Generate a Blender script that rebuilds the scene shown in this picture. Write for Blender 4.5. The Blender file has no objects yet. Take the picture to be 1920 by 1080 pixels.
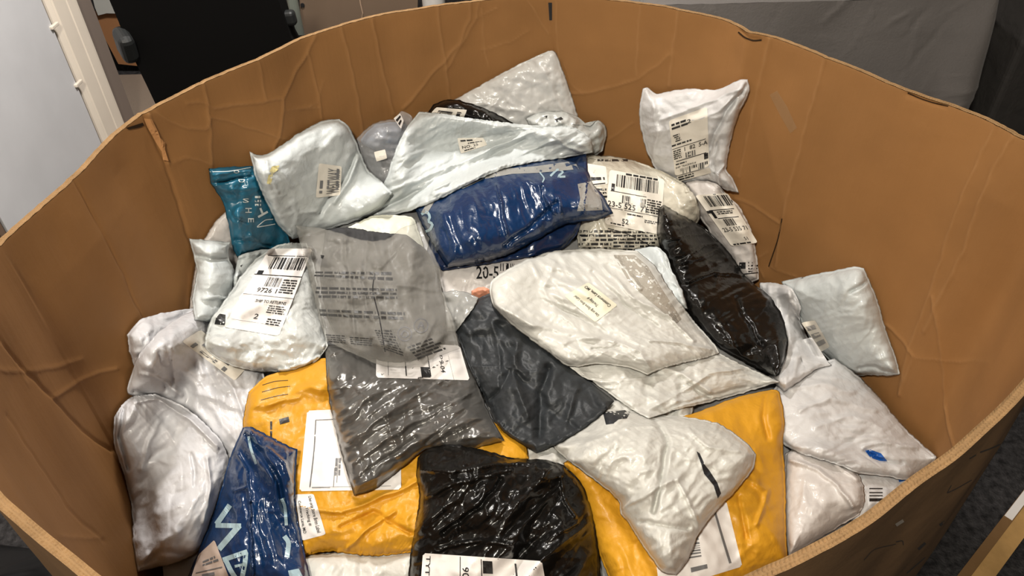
import bpy, bmesh, math, random
import numpy as np
from mathutils import Matrix, Vector
from mathutils.bvhtree import BVHTree

scene = bpy.context.scene
COL = scene.collection
# ------------------------------------------------------------------ camera
FPX = 1400.0
CAM = Vector((0.0, 0.0, 1.55))
RIM = 1.0
ROT = Matrix.Rotation(math.radians(50), 4, 'X') @ Matrix.Rotation(math.radians(-1.4), 4, 'Z')
cd = bpy.data.cameras.new('camera'); cam = bpy.data.objects.new('camera', cd); COL.objects.link(cam)
cam.matrix_world = Matrix.Translation(CAM) @ ROT
cd.sensor_width = 36; cd.lens = FPX / 1920 * 36; cd.clip_start = 0.02
scene.camera = cam
# ------------------------------------------------------------------ world, lights, exposure
w = bpy.data.worlds.new('world'); scene.world = w; w.use_nodes = True
w.node_tree.nodes['Background'].inputs[0].default_value = (0.62, 0.60, 0.60, 1)
w.node_tree.nodes['Background'].inputs[1].default_value = 0.13
def lamp(name, loc, sx, sy, power, col, target):
    l = bpy.data.lights.new(name, 'AREA'); l.shape = 'RECTANGLE'; l.size = sx; l.size_y = sy
    l.energy = power; l.color = col
    o = bpy.data.objects.new(name, l); COL.objects.link(o); o.location = loc
    o.rotation_euler = (Vector(target) - Vector(loc)).to_track_quat('-Z', 'Y').to_euler()
    return o
lamp('ceiling_light_main', (-0.38, -0.40, 2.68), 0.24, 0.24, 56, (1.0, 0.93, 0.80), (0.1, 0.95, 0.7))
lamp('ceiling_light_over_bin', (0.1, 1.15, 2.78), 0.25, 0.25, 7, (1.0, 0.92, 0.80), (0.1, 1.0, 0.7))
lamp('door_fill_light', (-0.35, 2.0, 2.65), 0.4, 0.2, 76, (1.0, 0.95, 0.90), (-1.62, 2.4, 0.9))  # added fill aimed at the door and casing, no known fixture there
vs = scene.view_settings
vs.view_transform = 'Standard'; vs.look = 'None'; vs.gamma = 1.0; vs.exposure = 0.05; vs.use_curve_mapping = False

# ------------------------------------------------------------------ camera rays
RM = np.array(ROT.to_3x3()); CN = np.array(CAM)
def rays(px, py):
    px = np.asarray(px, float); py = np.asarray(py, float)
    l = np.stack([(px-960)/FPX, -(py-540)/FPX, -np.ones_like(px)], -1)
    return l @ RM.T
def at(px, py, t): return CN + rays(px, py) * np.asarray(t)[..., None]
def proj(P):
    l = (P - CN) @ RM
    z = np.where(-l[..., 2] < 1e-4, 1e-4, -l[..., 2])
    return 960 + FPX*l[..., 0]/z, 540 - FPX*l[..., 1]/z
def on_z(px, py, z):
    d = rays(px, py); return CN + d * ((z - CN[2]) / d[..., 2])[..., None]
def on_y(px, py, y):
    d = rays(px, py); return CN + d * ((y - CN[1]) / d[..., 1])[..., None]

# ------------------------------------------------------------------ noise
def _hash(ix, iy, seed):
    n = (ix*374761393 + iy*668265263 + seed*1442695041) & 0xffffffff
    n = ((n ^ (n >> 13)) * 1274126177) & 0xffffffff
    return ((n ^ (n >> 16)) & 0xffff) / 65535.0
def noise(x, y, seed=0):
    ix = np.floor(x).astype(np.int64); iy = np.floor(y).astype(np.int64)
    fx = x-ix; fy = y-iy
    def g(a, b, dx, dy):
        h = _hash(a, b, seed)*2*math.pi
        return np.cos(h)*dx + np.sin(h)*dy
    u = fx*fx*fx*(fx*(fx*6-15)+10); v = fy*fy*fy*(fy*(fy*6-15)+10)
    a = g(ix, iy, fx, fy); b = g(ix+1, iy, fx-1, fy); c = g(ix, iy+1, fx, fy-1); d = g(ix+1, iy+1, fx-1, fy-1)
    return 1.5*((a*(1-u)+b*u)*(1-v)+(c*(1-u)+d*u)*v)

# ------------------------------------------------------------------ materials
MATS = {}
def mat(name, col, rough=0.5, spec=0.5, coat=0.0, bump=(), var=0.0, metal=0.0, trans=0.0, vscale=8.0, sheen=0.0, wear=None, scoat=0.1):
    """bump: list of (kind, scale, strength, distance)"""
    if name in MATS: return MATS[name]
    m = bpy.data.materials.new(name); m.use_nodes = True
    nt = m.node_tree; p = nt.nodes['Principled BSDF']; N = nt.nodes.new; L = nt.links.new
    tc = N('ShaderNodeTexCoord')
    c = (*col, 1)
    p.inputs['Base Color'].default_value = c
    p.inputs['Roughness'].default_value = rough
    p.inputs['Specular IOR Level'].default_value = spec
    p.inputs['Coat Weight'].default_value = coat; p.inputs['Coat Roughness'].default_value = scoat
    p.inputs['Metallic'].default_value = metal
    p.inputs['Sheen Weight'].default_value = sheen
    last = None
    if var:
        n = N('ShaderNodeTexNoise'); n.inputs['Scale'].default_value = vscale; n.inputs['Detail'].default_value = 5
        L(tc.outputs['Object'], n.inputs['Vector'])
        r = N('ShaderNodeValToRGB'); r.color_ramp.elements[0].position = 0.3; r.color_ramp.elements[1].position = 0.72
        r.color_ramp.elements[0].color = tuple(max(0, a*(1-var)) for a in col)+(1,)
        r.color_ramp.elements[1].color = tuple(min(1, a*(1+var)) for a in col)+(1,)
        L(n.outputs['Fac'], r.inputs['Fac']); last = r.outputs['Color']
    if wear:
        a = N('ShaderNodeAttribute'); a.attribute_name = 'wear'
        mx = N('ShaderNodeMix'); mx.data_type = 'RGBA'
        L(a.outputs['Fac'], mx.inputs['Factor'])
        if last: L(last, mx.inputs['A'])
        else: mx.inputs['A'].default_value = c
        mx.inputs['B'].default_value = (*wear, 1); last = mx.outputs['Result']
    if last: L(last, p.inputs['Base Color'])
    prev = None
    for kind, sc, st, dist in bump:
        if kind == 'noise':
            n = N('ShaderNodeTexNoise'); n.inputs['Scale'].default_value = sc; n.inputs['Detail'].default_value = 4
            n.inputs['Distortion'].default_value = 0.4; out = n.outputs['Fac']
        elif kind == 'bubble':
            n = N('ShaderNodeTexVoronoi'); n.feature = 'SMOOTH_F1'; n.inputs['Scale'].default_value = sc
            n.inputs['Randomness'].default_value = 0.35; out = n.outputs['Distance']
        elif kind == 'crease':
            n = N('ShaderNodeTexVoronoi'); n.feature = 'DISTANCE_TO_EDGE'; n.inputs['Scale'].default_value = sc; out = n.outputs['Distance']
        elif kind == 'vert':
            n = N('ShaderNodeTexNoise'); n.inputs['Scale'].default_value = sc; n.inputs['Detail'].default_value = 3; out = n.outputs['Fac']
            mp = N('ShaderNodeMapping'); mp.inputs['Scale'].default_value = (1, 1, .02); L(tc.outputs['Object'], mp.inputs['Vector'])
        elif kind == 'wave':
            n = N('ShaderNodeTexWave'); n.inputs['Scale'].default_value = sc; n.inputs['Distortion'].default_value = 3
            out = n.outputs['Fac']
        L((mp if kind == 'vert' else tc).outputs['Vector' if kind == 'vert' else 'Object'], n.inputs['Vector'])
        b = N('ShaderNodeBump'); b.inputs['Strength'].default_value = st; b.inputs['Distance'].default_value = dist
        L(out, b.inputs['Height'])
        if prev: L(prev, b.inputs['Normal'])
        prev = b.outputs['Normal']
    if prev:
        L(prev, p.inputs['Normal']); L(prev, p.inputs['Coat Normal'])
    if trans:
        mixs = N('ShaderNodeMixShader'); tr = N('ShaderNodeBsdfTransparent'); out = nt.nodes['Material Output']
        mixs.inputs[0].default_value = trans
        L(p.outputs[0], mixs.inputs[1]); L(tr.outputs[0], mixs.inputs[2]); L(mixs.outputs[0], out.inputs['Surface'])
    MATS[name] = m; return m
FINE = [('noise', 55, 0.36, 0.005), ('noise', 200, 0.14, 0.0015)]
M_blue_white = mat('pale_poly', (0.50, 0.535, 0.54), 0.42, 0.35, 0.35, FINE, 0.04, scoat=0.09)
M_white = mat('white_poly', (0.56, 0.56, 0.565), 0.42, 0.35, 0.35, FINE, 0.03, scoat=0.09)
M_warm = mat('warm_white_poly', (0.56, 0.555, 0.52), 0.42, 0.35, 0.35, FINE, 0.04, scoat=0.09)
M_pink = mat('rosy_white_poly', (0.56, 0.53, 0.51), 0.42, 0.35, 0.35, FINE, 0.03, scoat=0.09)
M_lilac = mat('cool_white_poly', (0.51, 0.51, 0.53), 0.42, 0.35, 0.35, FINE, 0.03, scoat=0.09)
M_bubble = mat('bubble_poly', (0.58, 0.58, 0.57), 0.34, 0.5, 0.3, [('bubble', 62, 0.55, 0.006), ('noise', 90, 0.2, 0.003)], 0.03, scoat=0.15)
M_shinywhite = mat('clear_wrapped_white', (0.55, 0.57, 0.56), 0.3, 0.5, 0.9, [('crease', 30, 0.35, 0.004), ('noise', 90, 0.35, 0.004)], 0.10, vscale=22, scoat=0.06)
M_cream = mat('clear_wrapped_cream', (0.52, 0.49, 0.41), 0.3, 0.5, 0.9, [('crease', 34, 0.3, 0.004), ('noise', 110, 0.35, 0.004)], 0.18, vscale=26, scoat=0.06)
M_clearover = mat('silver_clear_poly', (0.44, 0.46, 0.45), 0.3, 0.5, 0.9, [('crease', 36, 0.3, 0.004), ('noise', 80, 0.4, 0.005)], 0.2, vscale=20, scoat=0.06)
M_teal = mat('teal_poly', (0.012, 0.105, 0.175), 0.36, 0.5, 0.15, FINE, 0.05)
M_blue = mat('blue_poly', (0.004, 0.023, 0.078), 0.27, 0.45, 0.45, [('noise', 45, 0.3, 0.005), ('noise', 150, 0.2, 0.002)], 0.06, scoat=0.07)
M_navy = mat('navy_poly', (0.006, 0.018, 0.06), 0.28, 0.5, 0.5, FINE, 0.06)
M_black = mat('black_gloss_poly', (0.005, 0.0045, 0.004), 0.25, 0.28, 0.15, [('noise', 40, 0.3, 0.005), ('crease', 22, 0.25, 0.003), ('noise', 140, 0.2, 0.002)], scoat=0.06)
M_slate = mat('slate_poly', (0.024, 0.027, 0.030), 0.5, 0.35, 0.0, FINE, 0.06)
M_silver = mat('silver_grey_poly', (0.145, 0.14, 0.132), 0.3, 0.9, 0.2, [('noise', 90, .12, .002)], 0.05, metal=0.5, scoat=0.2)
M_yellow = mat('yellow_kraft', (0.56, 0.27, 0.016), 0.5, 0.35, 0.1, [('noise', 30, 0.3, 0.006), ('noise', 160, 0.25, 0.002)], 0.07, scoat=0.25)
M_film = mat('frosted_film', (0.42, 0.405, 0.37), 0.38, 0.4, 0.1, FINE, 0.03, trans=0.76, scoat=0.2)
M_clear = mat('clear_film', (0.55, 0.56, 0.58), 0.15, 0.5, 0.8, [('noise', 60, 0.4, 0.005)], trans=0.72, scoat=0.05)
M_garment = mat('grey_cloth', (0.038, 0.038, 0.04), 0.85, 0.2, 0, [('noise', 200, 0.4, 0.002)], 0.15)
M_garment_blue = mat('pale_blue_cloth', (0.27, 0.33, 0.45), 0.85, 0.2, 0, [('noise', 200, 0.4, 0.002)], 0.1)
M_garment_dark = mat('dark_cloth', (0.022, 0.022, 0.024), 0.7, 0.3, 0.2, [('noise', 150, 0.4, 0.002)], 0.2)
M_label = mat('label_paper', (0.70, 0.66, 0.585), 0.5, 0.4, 0.1, [('noise', 120, 0.15, 0.002)])
M_labelw = mat('white_label_paper', (0.72, 0.69, 0.67), 0.5, 0.4, 0.1, [('noise', 120, 0.15, 0.002)])
M_labelp = mat('rosy_label_paper', (0.50, 0.40, 0.34), 0.5, 0.4, 0.1, [('noise', 120, 0.15, 0.002)])
M_ink = mat('black_ink', (0.012, 0.012, 0.013), 0.45)
M_inkg = mat('grey_ink', (0.14, 0.14, 0.145), 0.5)
M_inkl = mat('light_grey_ink', (0.32, 0.31, 0.30), 0.5)
M_inkb = mat('pale_blue_ink', (0.30, 0.41, 0.46), 0.35, coat=0.3)
M_inkw = mat('white_ink', (0.66, 0.72, 0.72), 0.4)
M_inkblue = mat('blue_ink', (0.012, 0.09, 0.36), 0.35)
M_glue = mat('yellow_glue', (0.58, 0.52, 0.25), 0.25, coat=0.6)
M_card = mat('kraft_board', (0.265, 0.128, 0.043), 0.72, 0.25, 0, [('noise', 26, 0.12, 0.004), ('vert', 90, 0.22, 0.002), ('noise', 400, 0.15, 0.001)], 0.10, vscale=5, wear=(0.35, 0.185, 0.075))
M_card2 = mat('kraft_board_outside', (0.145, 0.082, 0.038), 0.75, 0.25, 0, [('noise', 26, 0.2, 0.004), ('noise', 400, 0.15, 0.001)], 0.15, vscale=5)  # darker copy of the kraft board, the outer wall's shade put into the colour
M_edge = mat('kraft_board_cut_edge', (0.25, 0.150, 0.070), 0.85, 0.2, 0, [('noise', 220, 0.5, 0.003)], 0.15, vscale=40)
M_tape = mat('clear_tape', (0.40, 0.26, 0.14), 0.3, 0.5, 0.3, (), trans=0.7)
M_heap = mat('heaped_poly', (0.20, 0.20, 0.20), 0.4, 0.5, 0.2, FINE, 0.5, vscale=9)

# ------------------------------------------------------------------ mesh helpers
def link_mesh(name, V, F, m, parent=None, smooth=True, origin=None):
    V = np.asarray(V, float)
    if parent is not None: o0 = np.array(parent['_o'])
    else: o0 = np.array(origin) if origin is not None else np.array([V[:, 0].mean(), V[:, 1].mean(), V[:, 2].min()])
    me = bpy.data.meshes.new(name)
    me.from_pydata((V-o0).tolist(), [], [tuple(int(i) for i in f) for f in F])
    me.update()
    if smooth: me.polygons.foreach_set('use_smooth', [True]*len(me.polygons))
    me.materials.append(m)
    o = bpy.data.objects.new(name, me); COL.objects.link(o)
    if parent is not None:
        o.parent = parent; o['_o'] = [float(a) for a in o0]
    else:
        o.location = o0; o['_o'] = [float(a) for a in o0]
    return o
def tag(o, label=None, cat=None, group=None, kind=None):
    if label: o['label'] = label
    if cat: o['category'] = cat
    if group: o['group'] = group
    if kind: o['kind'] = kind
    return o
def empty(name, loc, label=None, cat=None, group=None):
    o = bpy.data.objects.new(name, None); COL.objects.link(o); o.location = loc
    o['_o'] = [float(a) for a in loc]
    return tag(o, label, cat, group)
def reparent(child, parent):
    c = np.array(child['_o']); p = np.array(parent['_o'])
    child.parent = parent; child.location = c - p
def gridfaces(n, m, flip=False, off=0):
    i = np.arange(n-1)[:, None]; j = np.arange(m-1)[None, :]
    a = (i*m+j+off).ravel(); b = a+1; c = a+m+1; d = a+m
    return np.stack([a, b, c, d] if not flip else [d, c, b, a], 1)
class MB:
    def __init__(s): s.V = []; s.F = []; s.n = 0
    def add(s, V, F):
        V = np.asarray(V, float).reshape(-1, 3); s.V.append(V)
        for f in F: s.F.append([int(i)+s.n for i in f])
        s.n += len(V)
    def box(s, c, d, rz=0.0, bev=0.0):
        bm = bmesh.new(); bmesh.ops.create_cube(bm, size=1)
        bmesh.ops.scale(bm, vec=d, verts=bm.verts)
        if bev: bmesh.ops.bevel(bm, geom=bm.edges[:], offset=bev, segments=3, profile=0.5, affect='EDGES')
        bmesh.ops.rotate(bm, cent=(0, 0, 0), matrix=Matrix.Rotation(rz, 3, 'Z'), verts=bm.verts)
        bmesh.ops.translate(bm, vec=c, verts=bm.verts)
        bm.verts.ensure_lookup_table(); bm.verts.index_update()
        s.add([v.co[:] for v in bm.verts], [[v.index for v in f.verts] for f in bm.faces]); bm.free()
    def tube(s, pts, r, k=12):
        pts = [Vector(p) for p in pts]; V = []; F = []
        for i, p in enumerate(pts):
            d = (pts[min(i+1, len(pts)-1)] - pts[max(i-1, 0)]).normalized()
            a = d.orthogonal().normalized() if abs(d.z) > .99 else d.cross(Vector((0, 0, 1))).normalized()
            b = d.cross(a)
            for q in range(k):
                an = 2*math.pi*q/k; V.append((p + (a*math.cos(an)+b*math.sin(an))*r)[:])
        for i in range(len(pts)-1):
            for q in range(k): F.append([i*k+q, i*k+(q+1) % k, (i+1)*k+(q+1) % k, (i+1)*k+q])
        F.append(list(range(k))[::-1]); F.append([(len(pts)-1)*k+q for q in range(k)])
        s.add(V, F)
    def build(s, name, m, parent=None, smooth=False, origin=None):
        return link_mesh(name, np.concatenate(s.V), s.F, m, parent, smooth, origin)
def crom(P, n):
    """smooth curve through points P, n arc-length samples"""
    P = np.asarray(P, float)
    if len(P) == 2:
        return P[0] + (P[1]-P[0])*np.linspace(0, 1, n)[:, None]
    Q = np.vstack([2*P[0]-P[1], P, 2*P[-1]-P[-2]]); out = []
    for i in range(1, len(Q)-2):
        t = np.linspace(0, 1, 12, endpoint=False)[:, None]
        p0, p1, p2, p3 = Q[i-1], Q[i], Q[i+1], Q[i+2]
        out.append(0.5*((2*p1)+(-p0+p2)*t+(2*p0-5*p1+4*p2-p3)*t*t+(-p0+3*p1-3*p2+p3)*t**3)*0.7 + 0.3*(p1*(1-t)+p2*t))
    out = np.vstack(out+[P[-1:]])
    s = np.r_[0, np.cumsum(np.linalg.norm(np.diff(out, axis=0), axis=1))]
    u = np.linspace(0, s[-1], n)
    return np.stack([np.interp(u, s, out[:, k]) for k in range(out.shape[1])], 1)
def pts(sx): return [tuple(float(a) for a in q.split(',')) for q in sx.split()]
def dist_poly(x, y, poly, closed=False):
    """min distance and position (0..1) along a polyline"""
    P = np.asarray(poly, float)
    if closed: P = np.vstack([P, P[:1]])
    D = np.full(x.shape, 1e9)
    for a, b in zip(P[:-1], P[1:]):
        v = b-a; l = max(1e-9, v @ v)
        t = np.clip(((x-a[0])*v[0]+(y-a[1])*v[1])/l, 0, 1)
        D = np.minimum(D, np.hypot(x-a[0]-t*v[0], y-a[1]-t*v[1]))
    return D

# ------------------------------------------------------------------ cardboard bin
rim_px_back = pts('-2,461 80,385 150,325 200,272 235,240 268,216 320,188 380,156 480,116 570,70 640,50 720,30 830,10 900,2 1030,-6 1150,0 1250,12 1350,35 1385,52 1400,66 1425,66 1445,70 1480,82 1600,127 1700,170 1745,186 1775,196 1850,226 1925,268')
rim_px_fr = pts('1922,708 1840,790 1775,850 1700,897 1620,968 1560,1000 1500,1030 1385,1082')
rim_px_fl = pts('188,1080 95,1003 -2,925')
A_ = [tuple(on_z(x, y, RIM)[:2]) for x, y in rim_px_back]
B_ = [(0.80, 0.90), (0.755, 0.76), (0.66, 0.645)]
C_ = [tuple(on_z(x, y, RIM)[:2]) for x, y in rim_px_fr]
D_ = [(0.06, 0.25), (-0.08, 0.225), (-0.2, 0.235)]
E_ = [tuple(on_z(x, y, RIM)[:2]) for x, y in rim_px_fl]
F_ = [(-0.52, 0.47), (-0.585, 0.585)]
loop = np.array(A_ + B_ + C_ + D_ + E_ + F_)
def resample_closed(P, n, sm):
    P = np.vstack([P, P[:1]])
    s = np.r_[0, np.cumsum(np.linalg.norm(np.diff(P, axis=0), axis=1))]
    u = np.linspace(0, s[-1], n, endpoint=False)
    Q = np.stack([np.interp(u, s, P[:, k]) for k in (0, 1)], 1)
    for _ in range(sm): Q = 0.5*Q + 0.25*(np.roll(Q, 1, 0)+np.roll(Q, -1, 0))
    return Q, s[-1]
NW = 1500
LP, PER = resample_closed(loop, NW, 60)
tan = np.roll(LP, -2, 0)-np.roll(LP, 2, 0); 
for _ in range(30): tan = 0.5*tan+0.25*(np.roll(tan, 1, 0)+np.roll(tan, -1, 0))
tan /= np.linalg.norm(tan, axis=1)[:, None]
NOUT = np.stack([tan[:, 1], -tan[:, 0]], 1)
ctr = LP.mean(0)
if ((LP-ctr)*NOUT).sum() < 0: NOUT = -NOUT
hz = np.r_[np.linspace(0, 0.66, 190), np.linspace(0.69, 0.97, 12)]   # below rim
arc = np.arange(NW)*PER/NW
def rimdz(a): return 0.004*noise(a*4, a*0+3.3, 5) + 0.0006*noise(a*40, a*0+1.3, 6)
XS = np.repeat(LP[:, None, :], len(hz), 1)
Zs = RIM + rimdz(arc)[:, None]*np.exp(-hz/0.2)[None, :] - hz[None, :]
S2 = arc[:, None]+0*hz[None, :]; H2 = hz[None, :]+0*arc[:, None]
wob = 0.010*noise(S2*3.3, H2*1.6, 11)*np.clip(H2/0.1, 0, 1) + 0.0025*noise(S2*14, H2*5, 12)*np.clip(H2/0.05, 0.3, 1)
V0 = np.concatenate([XS, Zs[..., None]], -1)
PX, PY = proj(V0)
vdir = V0 - CN
facing = (vdir[..., 0]*NOUT[:, None, 0] + vdir[..., 1]*NOUT[:, None, 1]) > 0
CRE = [  # traced fold and dent lines: (points, width px, height m)
 ('268,216 290,262 306,300 322,350 345,430 372,500 400,580', 5, -0.006),
 ('276,216 300,262 312,305', 5, 0.007),
 ('380,156 387,200 390,240 390,312', 3.5, 0.004), ('484,114 492,150 495,186', 3, 0.003),
 ('592,66 575,98 552,140 530,183 524,235 508,290', 3.5, 0.005), ('577,100 592,165 602,222', 3, 0.004),
 ('288,212 318,228 350,240 384,240 392,220', 3, 0.004), ('350,192 372,190 400,202 440,196 480,193 527,183', 3, 0.004),
 ('392,217 420,222 460,238 510,253', 3, 0.004), ('510,255 545,262', 2.5, 0.003), ('325,302 350,295 368,298 388,306', 3, 0.003),
 ('530,207 560,203 598,200', 2.5, 0.002), ('560,205 590,193 605,150', 2, 0.002),
 ('638,50 650,100 662,150 672,200 682,260', 4, 0.005), ('698,36 710,95 718,140 730,175 738,215', 4, 0.005),
 ('820,12 828,70 836,120 844,190', 4, 0.005), ('884,2 880,38 862,85 836,112 800,155 758,206', 3.5, 0.005),
 ('900,0 893,34 875,70 850,110 838,132', 3, 0.004), ('893,34 920,20 934,14', 2.5, 0.002),
 ('985,-4 1005,25 1028,62', 3, 0.003), ('1024,-5 1030,40 1040,110 1058,180', 3, -0.004), ('1042,-4 1044,60 1050,110', 3, 0.003),
 ('905,95 960,78 992,58', 2, 0.002), ('905,15 906,70 915,130', 3, 0.002),
 ('1055,172 1090,174 1120,168 1160,158 1195,147 1230,125 1256,103', 3, 0.004), ('1058,120 1072,155 1095,175', 2, 0.002),
 ('1140,262 1160,248 1188,228', 3, 0.003), ('1200,5 1196,70 1194,140', 4, 0.002), ('1272,18 1262,90 1254,160', 4, 0.003),
 ('1442,72 1432,120 1418,190 1402,260 1388,330', 5, 0.005), ('1550,103 1538,145 1516,230 1490,330 1462,440 1455,500', 4.5, 0.005),
 ('1872,228 1845,280 1812,360 1780,450 1762,510 1735,590 1712,640 1690,740', 5, 0.005), ('1900,255 1868,310 1838,390 1812,470 1775,540 1740,620', 5, 0.005),
 ('1755,555 1765,620 1775,700 1778,760 1790,840', 4, 0.005), ('1640,600 1665,610 1700,640 1718,665 1690,740', 3.5, 0.004),
 ('1380,368 1420,385 1463,415', 3.5, 0.004), ('1466,410 1458,450 1440,500', 3, -0.006), ('1440,472 1418,486 1430,520', 3, 0.003),
 ('1720,668 1780,672 1860,680', 2, 0.002), ('1442,500 1490,520', 2.5, 0.002), ('1700,176 1735,190 1775,200', 4, -0.004),
 ('1385,58 1405,72 1425,74', 4, -0.006),
 ('135,330 158,375 190,440 220,500 250,570 285,640', 3, -0.004),
 ('-10,618 50,690 110,748 165,805 212,845', 4, -0.006), ('0,692 50,696 100,690 152,672', 3, 0.003),
 ('108,744 150,715 180,700 215,692', 3, 0.004), ('20,775 60,835 100,885 150,960 205,1010', 4, -0.003), ('112,1005 160,1003 200,1004', 2.5, 0.002),
 ('8,640 25,665 60,720', 2, 0.002), ('525,340 545,345 538,400', 2, 0.002),
]
cre = np.zeros_like(H2); wear = np.zeros_like(H2)
msk = facing & (PX > -200) & (PX < 2150) & (PY > -60) & (PY < 1150)
px_, py_ = PX[msk], PY[msk]
acc = np.zeros(px_.shape); wr = np.zeros(px_.shape)
wx = px_ + 2.5*noise(px_*0.03, py_*0.03, 40); wy = py_ + 2.5*noise(px_*0.03, py_*0.03, 41)
for k, (s_, w_, a_) in enumerate(CRE):
    P = np.array(pts(s_)); sel = (wx > P[:, 0].min()-25) & (wx < P[:, 0].max()+25) & (wy > P[:, 1].min()-25) & (wy < P[:, 1].max()+25)
    d = dist_poly(wx[sel], wy[sel], P)
    w_ *= 0.62; e = np.exp(-(d/w_)**2)
    acc[sel] += a_*e*0.38 + a_*0.16*np.exp(-(d/(w_*5))**2)
    if a_ > 0: wr[sel] = np.maximum(wr[sel], 0.55*np.exp(-(d/(w_*0.8))**2)*(0.6+0.4*noise(px_[sel]*0.05, py_[sel]*0.05, 42+k)))
cre[msk] = acc; wear[msk] = wr
wear = np.maximum(wear, 0.3*np.exp(-H2/0.004))
inner = V0.copy()
disp = wob - cre        # outward
inner[..., 0] += NOUT[:, None, 0]*disp; inner[..., 1] += NOUT[:, None, 1]*disp
TH = 0.0098
outer = inner.copy(); outer[..., 0] += NOUT[:, None, 0]*TH; outer[..., 1] += NOUT[:, None, 1]*TH
Mh = len(hz)
def closed_faces(n, m, flip):
    i = np.arange(n)[:, None]; j = np.arange(m-1)[None, :]; i2 = (i+1) % n
    a = (i*m+j).ravel(); b = (i*m+j+1).ravel(); c = (i2*m+j+1).ravel(); d = (i2*m+j).ravel()
    return np.stack([a, b, c, d] if not flip else [d, c, b, a], 1)
bin_o = empty('pallet_bin', (ctr[0], ctr[1], 0.0), 'large round-sided brown corrugated cardboard bin full of mailers', 'box')
def add_wear(o, arr):
    at_ = o.data.attributes.new('wear', 'FLOAT', 'POINT'); at_.data.foreach_set('value', arr.astype(np.float32).ravel())
inF = closed_faces(NW, Mh, False)
wall_in = link_mesh('inner_liner', inner.reshape(-1, 3), inF, M_card, bin_o); add_wear(wall_in, wear)
wall_out = link_mesh('outer_liner', outer.reshape(-1, 3), closed_faces(NW, Mh, True), M_card2, bin_o)
# cut edge with flutes
NE = 3600; K = 9
u = np.arange(NE)*NW/NE; i0 = np.floor(u).astype(int) % NW; i1 = (i0+1) % NW; fu = (u-np.floor(u))[:, None]
ei = inner[i0, 0]*(1-fu)+inner[i1, 0]*fu; eo = outer[i0, 0]*(1-fu)+outer[i1, 0]*fu
kk = np.linspace(0, 1, K)[None, :, None]
E = ei[:, None]*(1-kk)+eo[:, None]*kk
aE = (np.arange(NE)*PER/NE)[:, None]; kv = np.linspace(0, 1, K)[None, :]
flute = np.abs(np.sin(aE*2*math.pi/0.0085 + np.where(kv > 0.5, 1.6, 0) + 2*noise(aE*12, kv*3, 9)))
voids = np.clip(1.2*flute-0.25, 0, 1)*np.clip(1-np.abs(np.abs(kv-0.5)-0.25)/0.2, 0, 1)
crush = np.clip(noise(aE*3, kv*0+2, 10)*1.6, 0, 1)
E[..., 2] += -0.0035*voids*(1-0.7*crush) + 0.0005*noise(aE*90, kv*9, 14) - 0.003*crush*np.sin(kv*math.pi) + 0.0008
i = np.arange(NE)[:, None]; j = np.arange(K-1)[None, :]; i2 = (i+1) % NE
Fe = np.stack([(i*K+j).ravel(), (i2*K+j).ravel(), (i2*K+j+1).ravel(), (i*K+j+1).ravel()], 1)
edge_o = link_mesh('cut_edge', E.reshape(-1, 3), Fe, M_edge, bin_o); edge_o['label'] = 'fluted cut edge of the bin'
bf = MB(); bf.add(np.c_[LP[::10], np.full(len(LP[::10]), 0.035)], [list(range(len(LP[::10])))]); bf.build('bottom_panel', M_card2, bin_o)

BVHS = []   # surfaces already standing: (bvh, bbox px)
def make_bvh(V, F):
    return BVHTree.FromPolygons(np.asarray(V).reshape(-1, 3).tolist(), [tuple(map(int, f)) for f in F])
ff = facing.reshape(-1)[inF].all(1)
sub = np.arange(len(inF))[ff]
WALL = make_bvh(inner, inF[sub])
OUTW = make_bvh(outer, closed_faces(NW, Mh, True)[~facing.reshape(-1)[inF].any(1)])
def cast(bvh, px, py, default=np.inf):
    px = np.asarray(px, float); D = rays(px, py).reshape(-1, 3); out = np.full(len(D), default)
    for k, d in enumerate(D):
        v = Vector(d); L = v.length; h = bvh.ray_cast(CAM, v/L)
        if h[0] is not None: out[k] = h[3]/L
    return out.reshape(px.shape)

# ------------------------------------------------------------------ writing and labels
_tc = {}
def text_mesh(s):
    if s in _tc: return _tc[s]
    c = bpy.data.curves.new('t', 'FONT'); c.body = s; c.resolution_u = 2; c.offset = 0.012
    o = bpy.data.objects.new('t', c); me = bpy.data.meshes.new_from_object(o)
    bm = bmesh.new(); bm.from_mesh(me)
    bmesh.ops.triangulate(bm, faces=bm.faces[:])
    for _ in range(2):
        ed = [e for e in bm.edges if e.calc_length() > 0.35]
        if ed: bmesh.ops.subdivide_edges(bm, edges=ed, cuts=1); bmesh.ops.triangulate(bm, faces=bm.faces[:])
    bm.verts.ensure_lookup_table(); bm.verts.index_update()
    V = np.array([v.co[:2] for v in bm.verts]); F = [[v.index for v in f.verts] for f in bm.faces]
    bm.free(); bpy.data.objects.remove(o); bpy.data.curves.remove(c); bpy.data.meshes.remove(me)
    if len(V):
        V = (V-V.min(0))/np.maximum(V.max(0)-V.min(0), 1e-6); V[:, 1] = 1-V[:, 1]
    _tc[s] = (V, F); return V, F
def rect_mesh(x0, y0, x1, y1, nx, ny):
    X, Y = np.meshgrid(np.linspace(x0, x1, nx+1), np.linspace(y0, y1, ny+1))
    return np.stack([X.ravel(), Y.ravel()], 1), gridfaces(ny+1, nx+1).tolist()
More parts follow.
